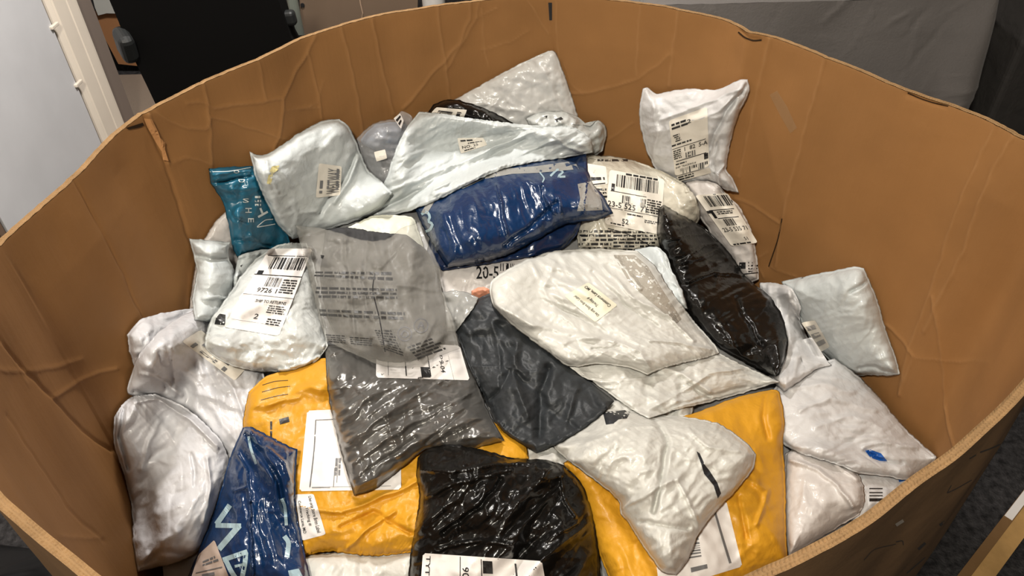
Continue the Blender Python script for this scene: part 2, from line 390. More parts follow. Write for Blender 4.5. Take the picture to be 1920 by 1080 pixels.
def items_mesh(items, seed, wpx, hpx):
    """items in the unit square of a label -> 2-D mesh"""
    rnd = random.Random(seed); V = []; F = []; n = 0
    def add(v, f):
        nonlocal n
        V.append(v); F.extend([[a+n for a in q] for q in f]); n += len(v)
    def R(x0, y0, x1, y1):
        nx = max(1, int(abs(x1-x0)*wpx/5)); ny = max(1, int(abs(y1-y0)*hpx/5)); add(*rect_mesh(x0, y0, x1, y1, nx, ny))
    for it in items:
        k = it[0]
        if k == 'r': R(*it[1:5])
        elif k == 't':
            x0, y0, x1, y1, s = it[1:6]; rot = it[6] if len(it) > 6 else 0
            v, f = text_mesh(s)
            if not len(v): continue
            a, b = v[:, 0], v[:, 1]
            if rot == 0: q = np.stack([x0+a*(x1-x0), y0+b*(y1-y0)], 1)
            elif rot == 90: q = np.stack([x1-b*(x1-x0), y0+a*(y1-y0)], 1)
            elif rot == 180: q = np.stack([x1-a*(x1-x0), y1-b*(y1-y0)], 1)
            else: q = np.stack([x0+b*(x1-x0), y1-a*(y1-y0)], 1)
            add(q, f)
        elif k in 'bB':   # barcode, bars side by side in x (b) or y (B)
            x0, y0, x1, y1 = it[1:5]; p = 0.0; N_ = it[5]
            while p < 1:
                wd = rnd.choice([.5, .5, 1, 1.5, 2])/N_; gp = rnd.choice([.6, .9, 1.3])/N_
                e = min(1, p+wd)
                if k == 'b': R(x0+(x1-x0)*p, y0, x0+(x1-x0)*e, y1)
                else: R(x0, y0+(y1-y0)*p, x1, y0+(y1-y0)*e)
                p = e+gp
        elif k in 'dD':   # rows of print too small to read
            x0, y0, x1, y1 = it[1:5]; rows = it[5]; fill = it[6] if len(it) > 6 else 0.8
            for q in range(rows):
                lo, hi = (y0+(y1-y0)*(q+.2)/rows, y0+(y1-y0)*(q+.75)/rows) if k == 'd' else (x0+(x1-x0)*(q+.2)/rows, x0+(x1-x0)*(q+.75)/rows)
                rh = (hi-lo)*(hpx if k == 'd' else wpx); ln_ = max(1.0, (x1-x0)*wpx if k == 'd' else (y1-y0)*hpx); un = max(rh, 1.0)/ln_
                p = 0.0; end = rnd.uniform(fill, 1)
                while p < end:
                    e = min(end, p+rnd.uniform(1.2, 5.0)*un)
                    if k == 'd': R(x0+(x1-x0)*p, lo, x0+(x1-x0)*e, hi)
                    else: R(lo, y0+(y1-y0)*p, hi, y0+(y1-y0)*e)
                    p = e+rnd.uniform(.4, .8)*un
        elif k == 'o':    # ring
            cx, cy, r, wd = it[1:5]; n_ = 28; an = np.linspace(0, 2*math.pi, n_+1); asp = wpx/hpx
            v = np.concatenate([np.stack([cx+r*np.cos(an), cy+r*asp*np.sin(an)], 1), np.stack([cx+(r-wd)*np.cos(an), cy+(r-wd)*asp*np.sin(an)], 1)])
            add(v, [[q, q+1, n_+2+q, n_+1+q] for q in range(n_)])
        elif k == 's':    # stroke along points
            P = crom(it[1], max(2, it[3] if len(it) > 3 else 12)); wd = it[2]
            d = np.gradient(P, axis=0)*[wpx, hpx]; d /= np.linalg.norm(d, axis=1)[:, None]+1e-9
            nn = np.stack([-d[:, 1]/wpx, d[:, 0]/hpx], 1)*wd*wpx/2
            v = np.concatenate([P+nn, P-nn]); m_ = len(P)
            add(v, [[q, q+1, m_+q+1, m_+q] for q in range(m_-1)])
        elif k == 'g':    # filled outline
            P = np.array(it[1], float); bm = bmesh.new(); sc_ = np.array([wpx, hpx])
            bm.faces.new([bm.verts.new((*(p*sc_), 0)) for p in P]); bmesh.ops.triangulate(bm, faces=bm.faces[:])
            for _ in range(3):
                ed = [e for e in bm.edges if e.calc_length() > 7]
                if ed: bmesh.ops.subdivide_edges(bm, edges=ed, cuts=1); bmesh.ops.triangulate(bm, faces=bm.faces[:])
            bm.verts.ensure_lookup_table(); bm.verts.index_update()
            add(np.array([v.co[:2] for v in bm.verts])/sc_, [[v.index for v in f.verts] for f in bm.faces]); bm.free()
    return np.concatenate(V), F
def bil(quad, uv):
    q = np.array(quad, float); x = uv[:, 0:1]; y = uv[:, 1:2]
    return (q[0]*(1-x)+q[1]*x)*(1-y)+(q[3]*(1-x)+q[2]*x)*y
def qsize(q):
    q = np.array(q, float); return (np.linalg.norm(q[1]-q[0])+np.linalg.norm(q[2]-q[3]))/2, (np.linalg.norm(q[3]-q[0])+np.linalg.norm(q[2]-q[1]))/2
def fill_t(t):
    f = np.isfinite(t)
    if not f.any(): return None
    return np.where(f, t, np.median(t[f]))
def put_print(name, parent, bvh, quad, items, m, off=0.0007, seed=1):
    wpx, hpx = qsize(quad); uv, F = items_mesh(items, seed, wpx, hpx); P = bil(quad, uv)
    t = cast(bvh, P[:, 0], P[:, 1])
    ok = np.isfinite(t)
    if not ok.any(): return None
    F = [f for f in F if ok[f].all()]
    if not F: return None
    t = np.where(ok, t, 1)-off
    return link_mesh(name, at(P[:, 0], P[:, 1], t), F, m, parent, smooth=False)
def put_label(parent, bvh, quad, items=None, m=None, ink=None, name='shipping_label', label=None, seed=1, smooth=6, off=0.0012):
    wpx, hpx = qsize(quad); nx = max(4, int(wpx/4)); ny = max(4, int(hpx/4))
    X, Y = np.meshgrid(np.linspace(0, 1, nx+1), np.linspace(0, 1, ny+1))
    # slightly rounded corners
    rr = 0.06
    P = bil(quad, np.stack([X.ravel(), Y.ravel()], 1))
    c0 = np.array(quad, float).mean(0)
    cor = (np.minimum(X, 1-X)*wpx < 1)*(np.minimum(Y, 1-Y)*hpx < 1)
    P = np.where(cor.ravel()[:, None], P+(c0-P)*0.03, P)
    raw = fill_t(cast(bvh, P[:, 0], P[:, 1]))
    if raw is None: print('label misses', parent.name); return None, None
    T = raw.reshape(ny+1, nx+1); T0 = T.copy()
    for _ in range(smooth):
        Tp = np.pad(T, 1, mode='edge'); T = 0.2*(Tp[1:-1, 1:-1]+Tp[:-2, 1:-1]+Tp[2:, 1:-1]+Tp[1:-1, :-2]+Tp[1:-1, 2:]); T = np.minimum(T, T0+0.0005)
    T = np.minimum(T, T0)-off
    V = at(P[:, 0], P[:, 1], T.ravel()); F = gridfaces(ny+1, nx+1)
    # real thickness
    V2 = at(P[:, 0], P[:, 1], T.ravel()+0.0004)
    Vall = np.vstack([V, V2]); nn = len(V)
    Fb = gridfaces(ny+1, nx+1, True)+nn
    o = link_mesh(name, Vall, np.vstack([F, Fb]), m or M_label, parent)
    if label: o['label'] = label
    b = make_bvh(V, F)
    if items: put_print('printing', o, b, quad, items, ink or M_ink, 0.0012, seed)
    BVHS.append((b, (P[:, 0].min(), P[:, 0].max(), P[:, 1].min(), P[:, 1].max())))
    return o, b

# ------------------------------------------------------------------ pile depth below the rim (base layer)
CP = np.array([(700,240,.27),(1030,200,.29),(520,300,.32),(345,540,.36),(240,640,.37),(230,800,.43),(250,1060,.5),(1400,380,.41),
 (1420,520,.49),(1690,700,.57),(1755,860,.58),(1600,1000,.53),(1475,1060,.5),(1250,1120,.46),(900,1100,.44),(560,1100,.46),
 (960,540,.36),(900,300,.28),(700,700,.38),(1150,750,.40),(1400,700,.47),(1200,350,.34),(600,500,.34),(1850,600,.6),(100,700,.45)], float)
def _tps(r2): return np.where(r2 > 0, r2*np.log(r2+1e-12), 0)
_X = CP[:, :2]/500; _n = len(CP)
_K = _tps(((_X[:, None]-_X[None])**2).sum(-1))+0.02*np.eye(_n); _Pm = np.c_[np.ones(_n), _X]
_A = np.block([[_K, _Pm], [_Pm.T, np.zeros((3, 3))]]); _W = np.linalg.solve(_A, np.r_[CP[:, 2], 0, 0, 0])
def dpile(px, py):
    X = np.stack([np.asarray(px, float), np.asarray(py, float)], -1)/500
    k = _tps(((X[..., None, :]-_X)**2).sum(-1))
    return np.clip(k @ _W[:_n]+_W[_n]+X[..., 0]*_W[_n+1]+X[..., 1]*_W[_n+2], 0.2, 0.64)
def tz(px, py, d):
    r = rays(px, py); return (CN[2]-RIM+d)/(-r[..., 2])

# heap under the mailers
nr, na = 40, 120
rr_ = np.linspace(0, 0.955, nr)[:, None]; idx = (np.arange(na)*NW//na)
HX = ctr + (LP[idx]-ctr)[None]*rr_[..., None]
hzv = np.full((nr, na), 0.62)
for _ in range(6):
    a, b = proj(np.concatenate([HX, hzv[..., None]], -1)); hzv = RIM - np.minimum(dpile(np.clip(a, 60, 1880), np.clip(b, 80, 1200))+0.055, .70)
hzv += 0.016*noise(HX[..., 0]*9, HX[..., 1]*9, 21)+0.006*noise(HX[..., 0]*30, HX[..., 1]*30, 22)
HV = np.concatenate([HX, hzv[..., None]], -1).reshape(-1, 3)
i = np.arange(nr-1)[:, None]; j = np.arange(na)[None, :]; j2 = (j+1) % na
HF = np.stack([(i*na+j).ravel(), (i*na+j2).ravel(), ((i+1)*na+j2).ravel(), ((i+1)*na+j).ravel()], 1)
heapV = HV.copy(); skirt = HV[-na:].copy(); skirt[:, 2] = 0.04
SF = [[(nr-1)*na+k, (nr-1)*na+(k+1) % na, nr*na+(k+1) % na, nr*na+k] for k in range(na)]
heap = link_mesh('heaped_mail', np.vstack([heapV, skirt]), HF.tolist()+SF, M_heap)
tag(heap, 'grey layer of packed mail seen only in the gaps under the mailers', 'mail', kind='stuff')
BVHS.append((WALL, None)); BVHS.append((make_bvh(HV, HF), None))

# ------------------------------------------------------------------ bag builder
def grid_avg(M):
    p = np.pad(M, 1, mode='edge'); return 0.25*(p[:-2, 1:-1]+p[2:, 1:-1]+p[1:-1, :-2]+p[1:-1, 2:])
def upsample(M, n, m):
    a, b = M.shape
    x = np.linspace(0, a-1, n); y = np.linspace(0, b-1, m)
    def cub(A, x):
        i = np.clip(np.floor(x).astype(int), 0, A.shape[0]-2); f = (x-i)[:, None]
        g = lambda k: A[np.clip(i+k, 0, A.shape[0]-1)]
        p0, p1, p2, p3 = g(-1), g(0), g(1), g(2)
        return .5*((2*p1)+(-p0+p2)*f+(2*p0-5*p1+4*p2-p3)*f*f+(-p0+3*p1-3*p2+p3)*f**3)
    return cub(cub(M, x).T, y).T
def creases(X, Y, seed, K, lmin, lmax, wmin, wmax, amp, ang=None, spread=math.pi, box=None, pos=0.5):
    r = np.random.RandomState(seed); out = np.zeros_like(X)
    x0, x1, y0, y1 = box or (X.min(), X.max(), Y.min(), Y.max())
    xw = X + 0.008*noise(X*16, Y*16, seed+1) + 0.003*noise(X*50, Y*50, seed+3); yw = Y + 0.008*noise(X*16, Y*16, seed+2) + 0.003*noise(X*50, Y*50, seed+4)
    for _ in range(K):
        cx, cy = r.uniform(x0, x1), r.uniform(y0, y1)
        th = (ang if ang is not None else 0)+r.uniform(-spread, spread) if ang is not None else r.uniform(0, math.pi)
        L = r.uniform(lmin, lmax)/2; wd = wmin*(wmax/wmin)**r.rand(); a = amp*(wd/wmax)**.8*r.uniform(.5, 1)
        if r.rand() > pos: a = -a*.7
        u = (xw-cx)*math.cos(th)+(yw-cy)*math.sin(th); v = -(xw-cx)*math.sin(th)+(yw-cy)*math.cos(th)
        win = np.clip(1-(u/L)**2, 0, 1)
        wl = wd*(0.4+0.6*win)
        # sharp on one side, soft on the other
        v1 = np.where(v > 0, v/wl, -v/(wl*2.2)); out += a*win*np.clip(1-v1, 0, 1)**1.4
    return out
STY = {   #        K  lmin lmax  wmin  wmax  amp    fine  lump  edge
 'soft':   dict(fs=0.26, ff=11, rid=.0042, K=46, l=(.05, .20), w=(.003, .014), a=.0050, fine=.0008, lump=.22, edge=.0035),
 'pillow': dict(fs=0.17, ff=14, rid=.0030, K=34, l=(.04, .13), w=(.003, .011), a=.0036, fine=.0006, lump=.14, edge=.0045),
 'crinkle':dict(fs=0.42, ff=20, rid=.0055, K=120, l=(.02, .11), w=(.002, .008), a=.0048, fine=.0016, lump=.30, edge=.0045),
 'tight':  dict(fs=0.3, ff=15, rid=.0046, K=80, l=(.05, .18), w=(.002, .008), a=.0034, fine=.0009, lump=.20, edge=.0035),
 'paper':  dict(fs=0.17, ff=13, rid=.0030, K=40, l=(.03, .12), w=(.003, .014), a=.0036, fine=.0010, lump=.18, edge=.0020),
 'crumple':dict(fs=0.5, ff=17, rid=.0070, K=90, l=(.02, .09), w=(.003, .012), a=.0085, fine=.0020, lump=.55, edge=.0060),
}
def parse(s):
    P = []; C = []
    for q in s.split():
        if q.endswith('*'): C.append(len(P)); q = q[:-1]
        P.append(tuple(float(a) for a in q.split(',')))
    assert C[0] == 0 and len(C) == 4, s
    return P, C
def facets(X, Y, ang, aniso, f, seed, octs=3):
    """sharp-creased flat facets of crumpled film"""
    u = (X*math.cos(ang)+Y*math.sin(ang))*aniso; v = -X*math.sin(ang)+Y*math.cos(ang); out = 0; a = 1.0/f
    for k in range(octs):
        uu = (u+.018*noise(u*20, v*20, seed+70+k))*f+k*3.7; vv = (v+.018*noise(u*20, v*20, seed+75+k))*f
        uu = uu+vv*.45; ix = np.floor(uu).astype(np.int64); iy = np.floor(vv).astype(np.int64); fx = uu-ix; fy = vv-iy
        H = lambda a_, b_: _hash(a_, b_, seed+80+k)-.5
        h00, h10, h01, h11 = H(ix, iy), H(ix+1, iy), H(ix, iy+1), H(ix+1, iy+1)
        out = out+a*np.where(fx+fy < 1, h00+(h10-h00)*fx+(h01-h00)*fy, h11+(h01-h11)*(1-fx)+(h10-h11)*(1-fy))
        f *= 2.1; a *= .62
    return out*np.clip(.75+.9*noise(X*7, Y*7, seed+90), .1, 1.3)
def ridged(X, Y, ang, aniso, f, seed):
    u = X*math.cos(ang)+Y*math.sin(ang); v = -X*math.sin(ang)+Y*math.cos(ang)
    out = 0; a = 1.0; u = u*aniso; gate = np.clip(.55+noise(X*6, Y*6, seed+50), 0, 1)
    for k in range(3):
        uu = u+.035*noise(u*f*.5, v*f*.5, seed+51+k); vv = v+.035*noise(u*f*.5, v*f*.5, seed+55+k)
        n = np.abs(noise(uu*f, vv*f, seed+60+k)); out = out+a*np.clip(1-n*2.6, 0, 1)**1.7; a *= .52; f *= 2.05
    return (out-.45)*gate
def bag(name, outline, thick, m, style='soft', d=None, seed=0, ang=None, spread=.35, R=None, pull=.05, label=None, cat='mailer', group='poly mailers and envelopes in the bin', gain=1.0, folds=(), conform=.4, hem=3.0, lift=0.0, register=True, back=0.35):
    P, C = parse(outline); P = np.array(P)
    segs = [P[C[0]:C[1]+1], P[C[1]:C[2]+1], P[C[2]:C[3]+1], np.vstack([P[C[3]:], P[:1]])]
    ln = [np.linalg.norm(np.diff(s, axis=0), axis=1).sum() for s in segs]
    m_ = int(np.clip(max(ln[0], ln[2])/2.5, 26, 190)); n_ = int(np.clip(max(ln[1], ln[3])/2.5, 26, 190))
    top = crom(segs[0], m_); right = crom(segs[1], n_); bot = crom(segs[2], m_)[::-1]; left = crom(segs[3], n_)[::-1]
    # uneven film edge
    def rough(c, k):
        s = np.linspace(0, 1, len(c)); wv = np.sin(s*math.pi)**.5
        a = 1.6*noise(s*len(c)/7+seed, s*0+k, seed+k)+.9*noise(s*len(c)/3, s*0+k, seed+k+9)
        g = np.gradient(c, axis=0); g /= np.linalg.norm(g, axis=1)[:, None]+1e-9
        return c+np.stack([-g[:, 1], g[:, 0]], 1)*(a*wv)[:, None]
    top, right, bot, left = rough(top, 1), rough(right, 2), rough(bot, 3), rough(left, 4)
    s = np.linspace(0, 1, m_)[None, :, None]; r = np.linspace(0, 1, n_)[:, None, None]
    G = (1-r)*top[None]+r*bot[None]+(1-s)*left[:, None]+s*right[:, None]-((1-r)*(1-s)*top[0]+(1-r)*s*top[-1]+r*(1-s)*bot[0]+r*s*bot[-1])
    gx, gy = G[..., 0], G[..., 1]
    # coarse draping
    cn = int(np.clip(n_//4, 10, 26)); cm = int(np.clip(m_//4, 10, 26))
    ci = np.linspace(0, n_-1, cn).round().astype(int); cj = np.linspace(0, m_-1, cm).round().astype(int)
    cx = gx[np.ix_(ci, cj)]; cy = gy[np.ix_(ci, cj)]
    if d is not None:
        rr = np.linspace(0, 1, cn)[:, None]; ss = np.linspace(0, 1, cm)[None]
        dd = (d[0]*(1-ss)+d[1]*ss)*(1-rr)+(d[3]*(1-ss)+d[2]*ss)*rr; base = tz(cx, cy, dd)
    else: base = tz(cx, cy, dpile(cx, cy))
    A = np.c_[np.ones(cx.size), cx.ravel()/1000, cy.ravel()/1000]; co = np.linalg.lstsq(A, 1/base.ravel(), rcond=None)[0]
    plane = 1/(A @ co).reshape(cx.shape)
    M = plane*(1-conform)+base*conform
    if d is not None: M = base*1.0
    bound = np.full(cx.shape, np.inf)
    x0, x1, y0, y1 = cx.min(), cx.max(), cy.min(), cy.max()
    for b, bb in BVHS:
        if bb and (bb[0] > x1 or bb[1] < x0 or bb[2] > y1 or bb[3] < y0): continue
        bound = np.minimum(bound, cast(b, cx, cy))
    tm = float(M.mean())
    outl = np.vstack([top, right[1:], bot[::-1][1:], left[::-1][1:-1]])
    dfc = dist_poly(cx, cy, outl[::3], True)*tm/FPX
    df = dist_poly(gx, gy, outl[::2], True)*tm/FPX
    Rr = R or 0.85*df.max()
    def prof(x):
        x = np.clip((x-hem*tm/FPX)/Rr, 0, 1); return np.sqrt(1-(1-x)**2)
    bound = bound - 0.005 - thick*back*prof(dfc) - lift
    fin = np.isfinite(bound)
    bnd = np.where(fin, bound, 9.0)
    # conservative: neighbours too
    bp = np.pad(bnd, 1, mode='edge'); bnd = np.minimum(bnd, 0.5*bnd+0.5*np.minimum.reduce([bp[:-2, 1:-1], bp[2:, 1:-1], bp[1:-1, :-2], bp[1:-1, 2:]]))
    M = np.minimum(M, bnd)
    tgt = np.where(fin, bnd, M)
    for _ in range(70):
        M = 0.5*M+0.5*grid_avg(M); M = M+pull*np.clip(tgt-M, -.08, .08); M = np.minimum(M, bnd)
    for _ in range(2): M = np.minimum(0.5*M+0.5*grid_avg(M), bnd+0.002)
    T = upsample(M, n_, m_)
    # shape
    X = gx*tm/FPX; Y = gy*tm/FPX; st = STY[style]
    pf = prof(df)
    area = (ln[0]+ln[2])*(ln[1]+ln[3])/4*(tm/FPX)**2; K = int(st['K']*gain**0*np.clip(area/.06, .3, 2.2))
    lump = noise(X*7+seed, Y*7, seed+5)+.5*noise(X*15, Y*15+seed, seed+6)
    Wk = creases(X, Y, seed*7+3, K, st['l'][0], st['l'][1], st['w'][0], st['w'][1], st['a']*gain, ang, spread)
    Wk += creases(X, Y, seed*7+5, K//2, st['l'][0]*.5, st['l'][1]*.5, st['w'][0]*.7, st['w'][1]*.6, st['a']*gain*.7)
    Wk *= 1.1; Wk += st['fs']*gain*facets(X, Y, ang if ang is not None else seed*1.3, .4 if ang is not None else .8, st['ff'], seed)
    Wk += .6* st['rid']*gain*ridged(X, Y, ang if ang is not None else seed*1.3, .42 if ang is not None else .75, 15, seed)
    Wk += st['fine']*gain*(1-2*np.abs(noise(X*38, Y*38, seed+7)))+.6*st['fine']*gain*noise(X*90, Y*90, seed+8)
    sI = np.arange(m_)[None]*2.5*tm/FPX; rI = np.arange(n_)[:, None]*2.5*tm/FPX
    puck = np.zeros_like(X)
    for q, (along, dd_) in enumerate(((sI+0*rI, gy-gy[0:1]), (sI+0*rI, gy[-1:]-gy), (rI+0*sI, gx-gx[:, :1]), (rI+0*sI, gx[:, -1:]-gx))):
        dm = np.abs(dd_)*tm/FPX
        puck += np.sin(along*2*math.pi/.028+5*noise(along*14, along*0+q, seed+q)+3*noise(X*10, Y*10, seed+11))*np.exp(-dm/.022)*(0.4+0.6*noise(along*9, along*0+3+q, seed+20))
    Wk *= 1.35
    front = thick*(1-back)*pf*(1+st['lump']*lump) + Wk*(0.35+0.65*pf) + st['edge']*gain*puck*(0.5+.5*pf)*np.clip(df/.004, 0, 1)
    for (fp, fw, fa) in folds:      # traced folds: points px, width px, height m
        fd = dist_poly(gx+3*noise(gx*.03, gy*.03, seed+30), gy+3*noise(gx*.03, gy*.03, seed+31), pts(fp))
        front += 1.5*fa*np.clip(1-fd/(fw*1.1), 0, 1)**1.5*np.clip(df/.008, 0, 1)
    # the last edge ring keeps both sides together
    bk = thick*back*pf + .0008
    fb = np.full(gx.shape, np.inf)
    for b, bb in BVHS:
        if bb and (bb[0] > x1 or bb[1] < x0 or bb[2] > y1 or bb[3] < y0): continue
        if bb:
            sel = (gx >= bb[0]-1) & (gx <= bb[1]+1) & (gy >= bb[2]-1) & (gy <= bb[3]+1)
            if sel.any(): fb[sel] = np.minimum(fb[sel], cast(b, gx[sel], gy[sel]))
        else: fb = np.minimum(fb, cast(b, gx, gy))
    fbp = np.pad(fb, 1, mode='edge'); h_, w_2 = fb.shape
    fb = np.minimum.reduce([fbp[a:a+h_, c:c+w_2] for a in range(3) for c in range(3)])
    fbp = np.pad(fb, 1, mode='edge'); fb = np.minimum.reduce([fbp[a:a+h_, c:c+w_2] for a in range(3) for c in range(3)])-0.0022
    T = np.minimum(T, fb-.0008)
    bk = np.minimum(bk, fb-T)
    ring = np.zeros_like(T, bool); ring[0] = ring[-1] = True; ring[:, 0] = ring[:, -1] = True
    front = np.where(ring, 0.0, np.maximum(front, -bk+0.0012))
    Vf = at(gx, gy, T-front); Vb = at(gx, gy, T+bk)
    n = n_*m_; FF = gridfaces(n_, m_, True); 
    ids = np.arange(n).reshape(n_, m_); bid = ids.copy()+n; bid[ring] = ids[ring]
    a = bid[:-1, :-1].ravel(); b = bid[:-1, 1:].ravel(); c = bid[1:, 1:].ravel(); dq = bid[1:, :-1].ravel()
    FB = np.stack([a, b, c, dq], 1)
    V = np.vstack([Vf.reshape(-1, 3), Vb.reshape(-1, 3)])
    used = np.zeros(2*n, bool); Fa = np.vstack([FF, FB]); used[Fa.ravel()] = True; mp = np.cumsum(used)-1
    o = link_mesh(name, V[used], mp[Fa], m)
    tag(o, label, cat, group)
    bv = make_bvh(Vf, FF)
    if register: BVHS.append((bv, (gx.min(), gx.max(), gy.min(), gy.max())))
    return o, bv

PXQ = [(0, 0), (1000, 0), (1000, 1000), (0, 1000)]
def gp(sx, scale=1.0, ox=0.0, oy=0.0):      # traced outline -> filled shape
    return ('g', [((x*scale+ox)/1000, (y*scale+oy)/1000) for x, y in pts(sx)])
def st(sx, wd, n=14):                        # traced line -> stroke of width wd px
    return ('s', [(x/1000, y/1000) for x, y in pts(sx)], wd/1000, n)
def ink_on(name, o, b, items, m, seed=1, off=0.0008):
    for q, it in enumerate(items): put_print(name, o, b, PXQ, [it], m, off, seed+q)     # each mark a part of its own

# =================================================================== back of the pile
o, b = bag('bubble_mailer', '842,192* 900,160 970,122 1028,95* 1042,98 1062,150 1080,205 1096,262* 1020,300 920,300*', .035, M_bubble, 'soft', d=(.235, .125, .25, .32), seed=3,
    label='large white bubble mailer pointing up against the back wall behind the pile', folds=[('1020,130 1040,180 1060,215', 8, .004), ('850,192 930,200 1010,215', 10, .004)])
o, b = bag('poly_mailer', '1205,166* 1214,164 1232,176 1260,170 1295,166 1345,168 1385,150 1402,149* 1406,172 1385,215 1372,260 1364,300 1362,318 1375,335 1386,362* 1360,356 1330,345 1300,350 1262,352* 1230,320 1208,270 1198,215', .055, M_white, 'soft', d=(.17, .15, .34, .36), seed=5,
    label='white mailer with a shipping label leaning upright against the right back wall',
    folds=[('1400,160 1360,210 1340,250 1325,300', 9, -.012), ('1390,165 1345,185 1290,205 1240,225', 6, .006), ('1385,175 1345,210 1300,225', 5, .005), ('1345,270 1335,300 1340,335', 6, -.009), ('1360,310 1345,325 1350,345', 5, .008), ('1225,190 1232,250 1225,300', 7, .005)])
put_label(o, b, [(1254, 226), (1326, 200), (1330, 312), (1266, 330)], [('d', .05, .07, .5, .2, 2), ('t', .46, .1, .56, .17, '2'), ('d', 0.0, .28, .28, .42, 4), ('d', 0, .44, .6, .49, 1), ('r', 0, .52, 1, .53),
    ('d', .02, .55, .24, .72, 5, .9), ('t', .33, .55, .97, .62, '1  82  5-A'), ('b', .35, .65, .62, .74, 16), ('r', 0, .75, 1, .763), ('r', .86, .765, .98, .86), ('d', .05, .79, .4, .83, 1), ('t', .04, .85, .62, .885, 'SHIP  TRACKING #'), ('b', .16, .9, .96, 1, 34)], M_label, seed=4)
put_label(o, b, [(1268, 331), (1330, 314), (1334, 324), (1272, 341)], [('d', .04, .1, .6, .9, 2)], M_label, name='label_tail')

o, b = bag('poly_mailer', '1285,342* 1310,338 1345,345 1362,368* 1385,385 1402,415 1414,450 1422,500 1423,524* 1405,532 1385,528* 1350,470 1320,420 1290,380', .05, M_pink, 'pillow', d=(.30, .33, .45, .42), seed=6, R=.035,
    label='narrow white mailer with a curved label between the long black mailer and right wall')
put_label(o, b, [(1303, 366), (1364, 362), (1421, 455), (1372, 462)], [('r', 0, 0, 1, .015), ('b', .22, .03, 1, .24, 34), ('r', 0, .3, 1, .315), ('r', 0, .31, .2, .46), ('d', .3, .33, .9, .4, 2), ('r', .2, .46, 1, .475), ('b', .32, .49, .68, .62, 18),
    ('t', .1, .65, .95, .73, '23-5 535 71'), ('t', .62, .86, .75, .92, '51'), ('d', .1, .95, .8, 1, 1)], M_label, seed=7)
ink_on('printing', o, b, [gp('1386,492 1398,492 1398,496 1393,496 1393,500 1398,500 1398,504 1386,504'), ('d', 1.403, .490, 1.422, .512, 4, .9), st('1394,514 1424,511', 2)], M_ink, seed=8)

# clear bag with folded clothes, behind the long mailer
g1, gb = bag('folded_garment', '676,262* 700,235 735,228 760,232* 764,250 762,285* 735,292 700,290* 682,275', .05, M_garment_blue, 'crumple', seed=8, label='pale blue garment', group=None, cat=None, gain=.6)
g2, gb2 = bag('folded_garment', '668,262* 690,275 730,290 768,262* 770,300 755,345* 735,352 715,350* 685,320', .04, M_garment_dark, 'crumple', seed=9, label='dark garment', group=None, cat=None, gain=.6)
o, b = bag('clear_poly_bag', '668,260* 690,238 715,226 742,222 752,208 765,212* 774,222 772,262 768,335* 735,352 712,348* 690,320 676,290', .03, M_clear, 'crinkle', seed=10, cat='bag', lift=.002,
    label='clear plastic bag with pale blue and dark clothes behind the long white mailer')
for g in (g1, g2): reparent(g, o); [g.__delitem__(k) for k in ('category', 'group') if k in g]
put_label(o, b, [(738, 222), (750, 212), (757, 226), (752, 242)], [('r', .1, .2, .9, .4), ('r', .1, .55, .7, .75)], M_labelw)
put_label(o, b, [(701, 285), (722, 280), (726, 297), (706, 303)], None, M_label)

o, b = bag('poly_mailer', '812,196* 835,187 855,187 885,194* 925,210 970,235* 940,250 880,245* 800,225', .045, M_black, 'tight', seed=11,
    label='black mailer with a cream label peeking out between the long mailer and the bubble mailer')
put_label(o, b, [(808, 212), (818, 201), (876, 206), (868, 224)], [('b', .25, .15, .6, .6, 12), ('d', .1, .7, .6, .9, 1)], M_label, seed=2)
o, b = bag('poly_mailer', '985,222* 1015,210 1055,208 1085,220* 1105,236 1122,226 1137,238 1136,262 1130,284* 1105,298 1060,290* 1010,270', .05, M_clearover, 'crinkle', seed=12, gain=1.1,
    label='crumpled clear-and-white mailer end under the right tip of the long mailer')
ink_on('smudges', o, b, [gp('1020,218 1028,216 1024,222'), gp('1040,224 1052,219 1056,223 1044,229'), gp('1066,214 1074,212 1070,218')], M_ink)

# cream wrapped parcel behind the blue mailer
o, b = bag('wrapped_mailer', '1075,300* 1100,292 1150,293 1195,303 1250,325* 1285,345 1308,375 1312,410 1290,440* 1230,470 1160,478 1085,470* 1075,400 1080,350', .085, M_cream, 'crinkle', seed=13, R=.07,
    label='cream mailer in clear plastic with a large barcode label, right behind the blue glossy mailer')
put_label(o, b, [(1143, 318), (1246, 336), (1238, 440), (1134, 420)], [('d', .3, -.0, .95, .06, 1), ('b', .14, .06, .9, .28, 46), ('r', 0, .24, .12, .37), ('r', 0, .37, .7, .38), ('b', .27, .42, .42, .56, 12), ('b', .6, .42, .7, .56, 8), ('t', .02, .56, .72, .66, '23-5 525  71'),
    ('r', 0, .68, 1, .69), ('d', .38, .72, .72, .76, 1), ('d', .72, .4, .98, .66, 6, .95), ('d', .7, .78, .95, .84, 2), ('t', .3, .84, .42, .93, '52'), ('d', .1, .94, .4, .98, 1)], M_label, seed=11)
put_label(o, b, [(1098, 306), (1136, 312), (1140, 345), (1108, 350)], [('d', .1, .55, .95, .8, 1), ('r', 0, .9, 1, .95)], M_label, seed=12)
ink_on('printing', o, b, [('d', 1.10, .352, 1.14, .372, 3, .9), ('d', 1.15, .432, 1.232, .472, 6, .95), ('d', 1.085, .43, 1.15, .47, 5, .9), ('d', 1.12, .297, 1.19, .304, 1), st('1140,428 1180,440 1232,468', 1.6)], M_ink, seed=13)
o, b = bag('poly_mailer', '820,495* 880,488 950,488 1000,480* 990,530 960,565* 900,560 835,565* 825,530', .04, M_pink, 'soft', seed=14,
    label='rosy white mailer with part of a number showing below the blue glossy mailer')
ink_on('printing', o, b, [('t', .893, .499, .935, .523, '20-5', 0), ('b', .938, .494, .965, .508, 8)], M_ink, seed=3)
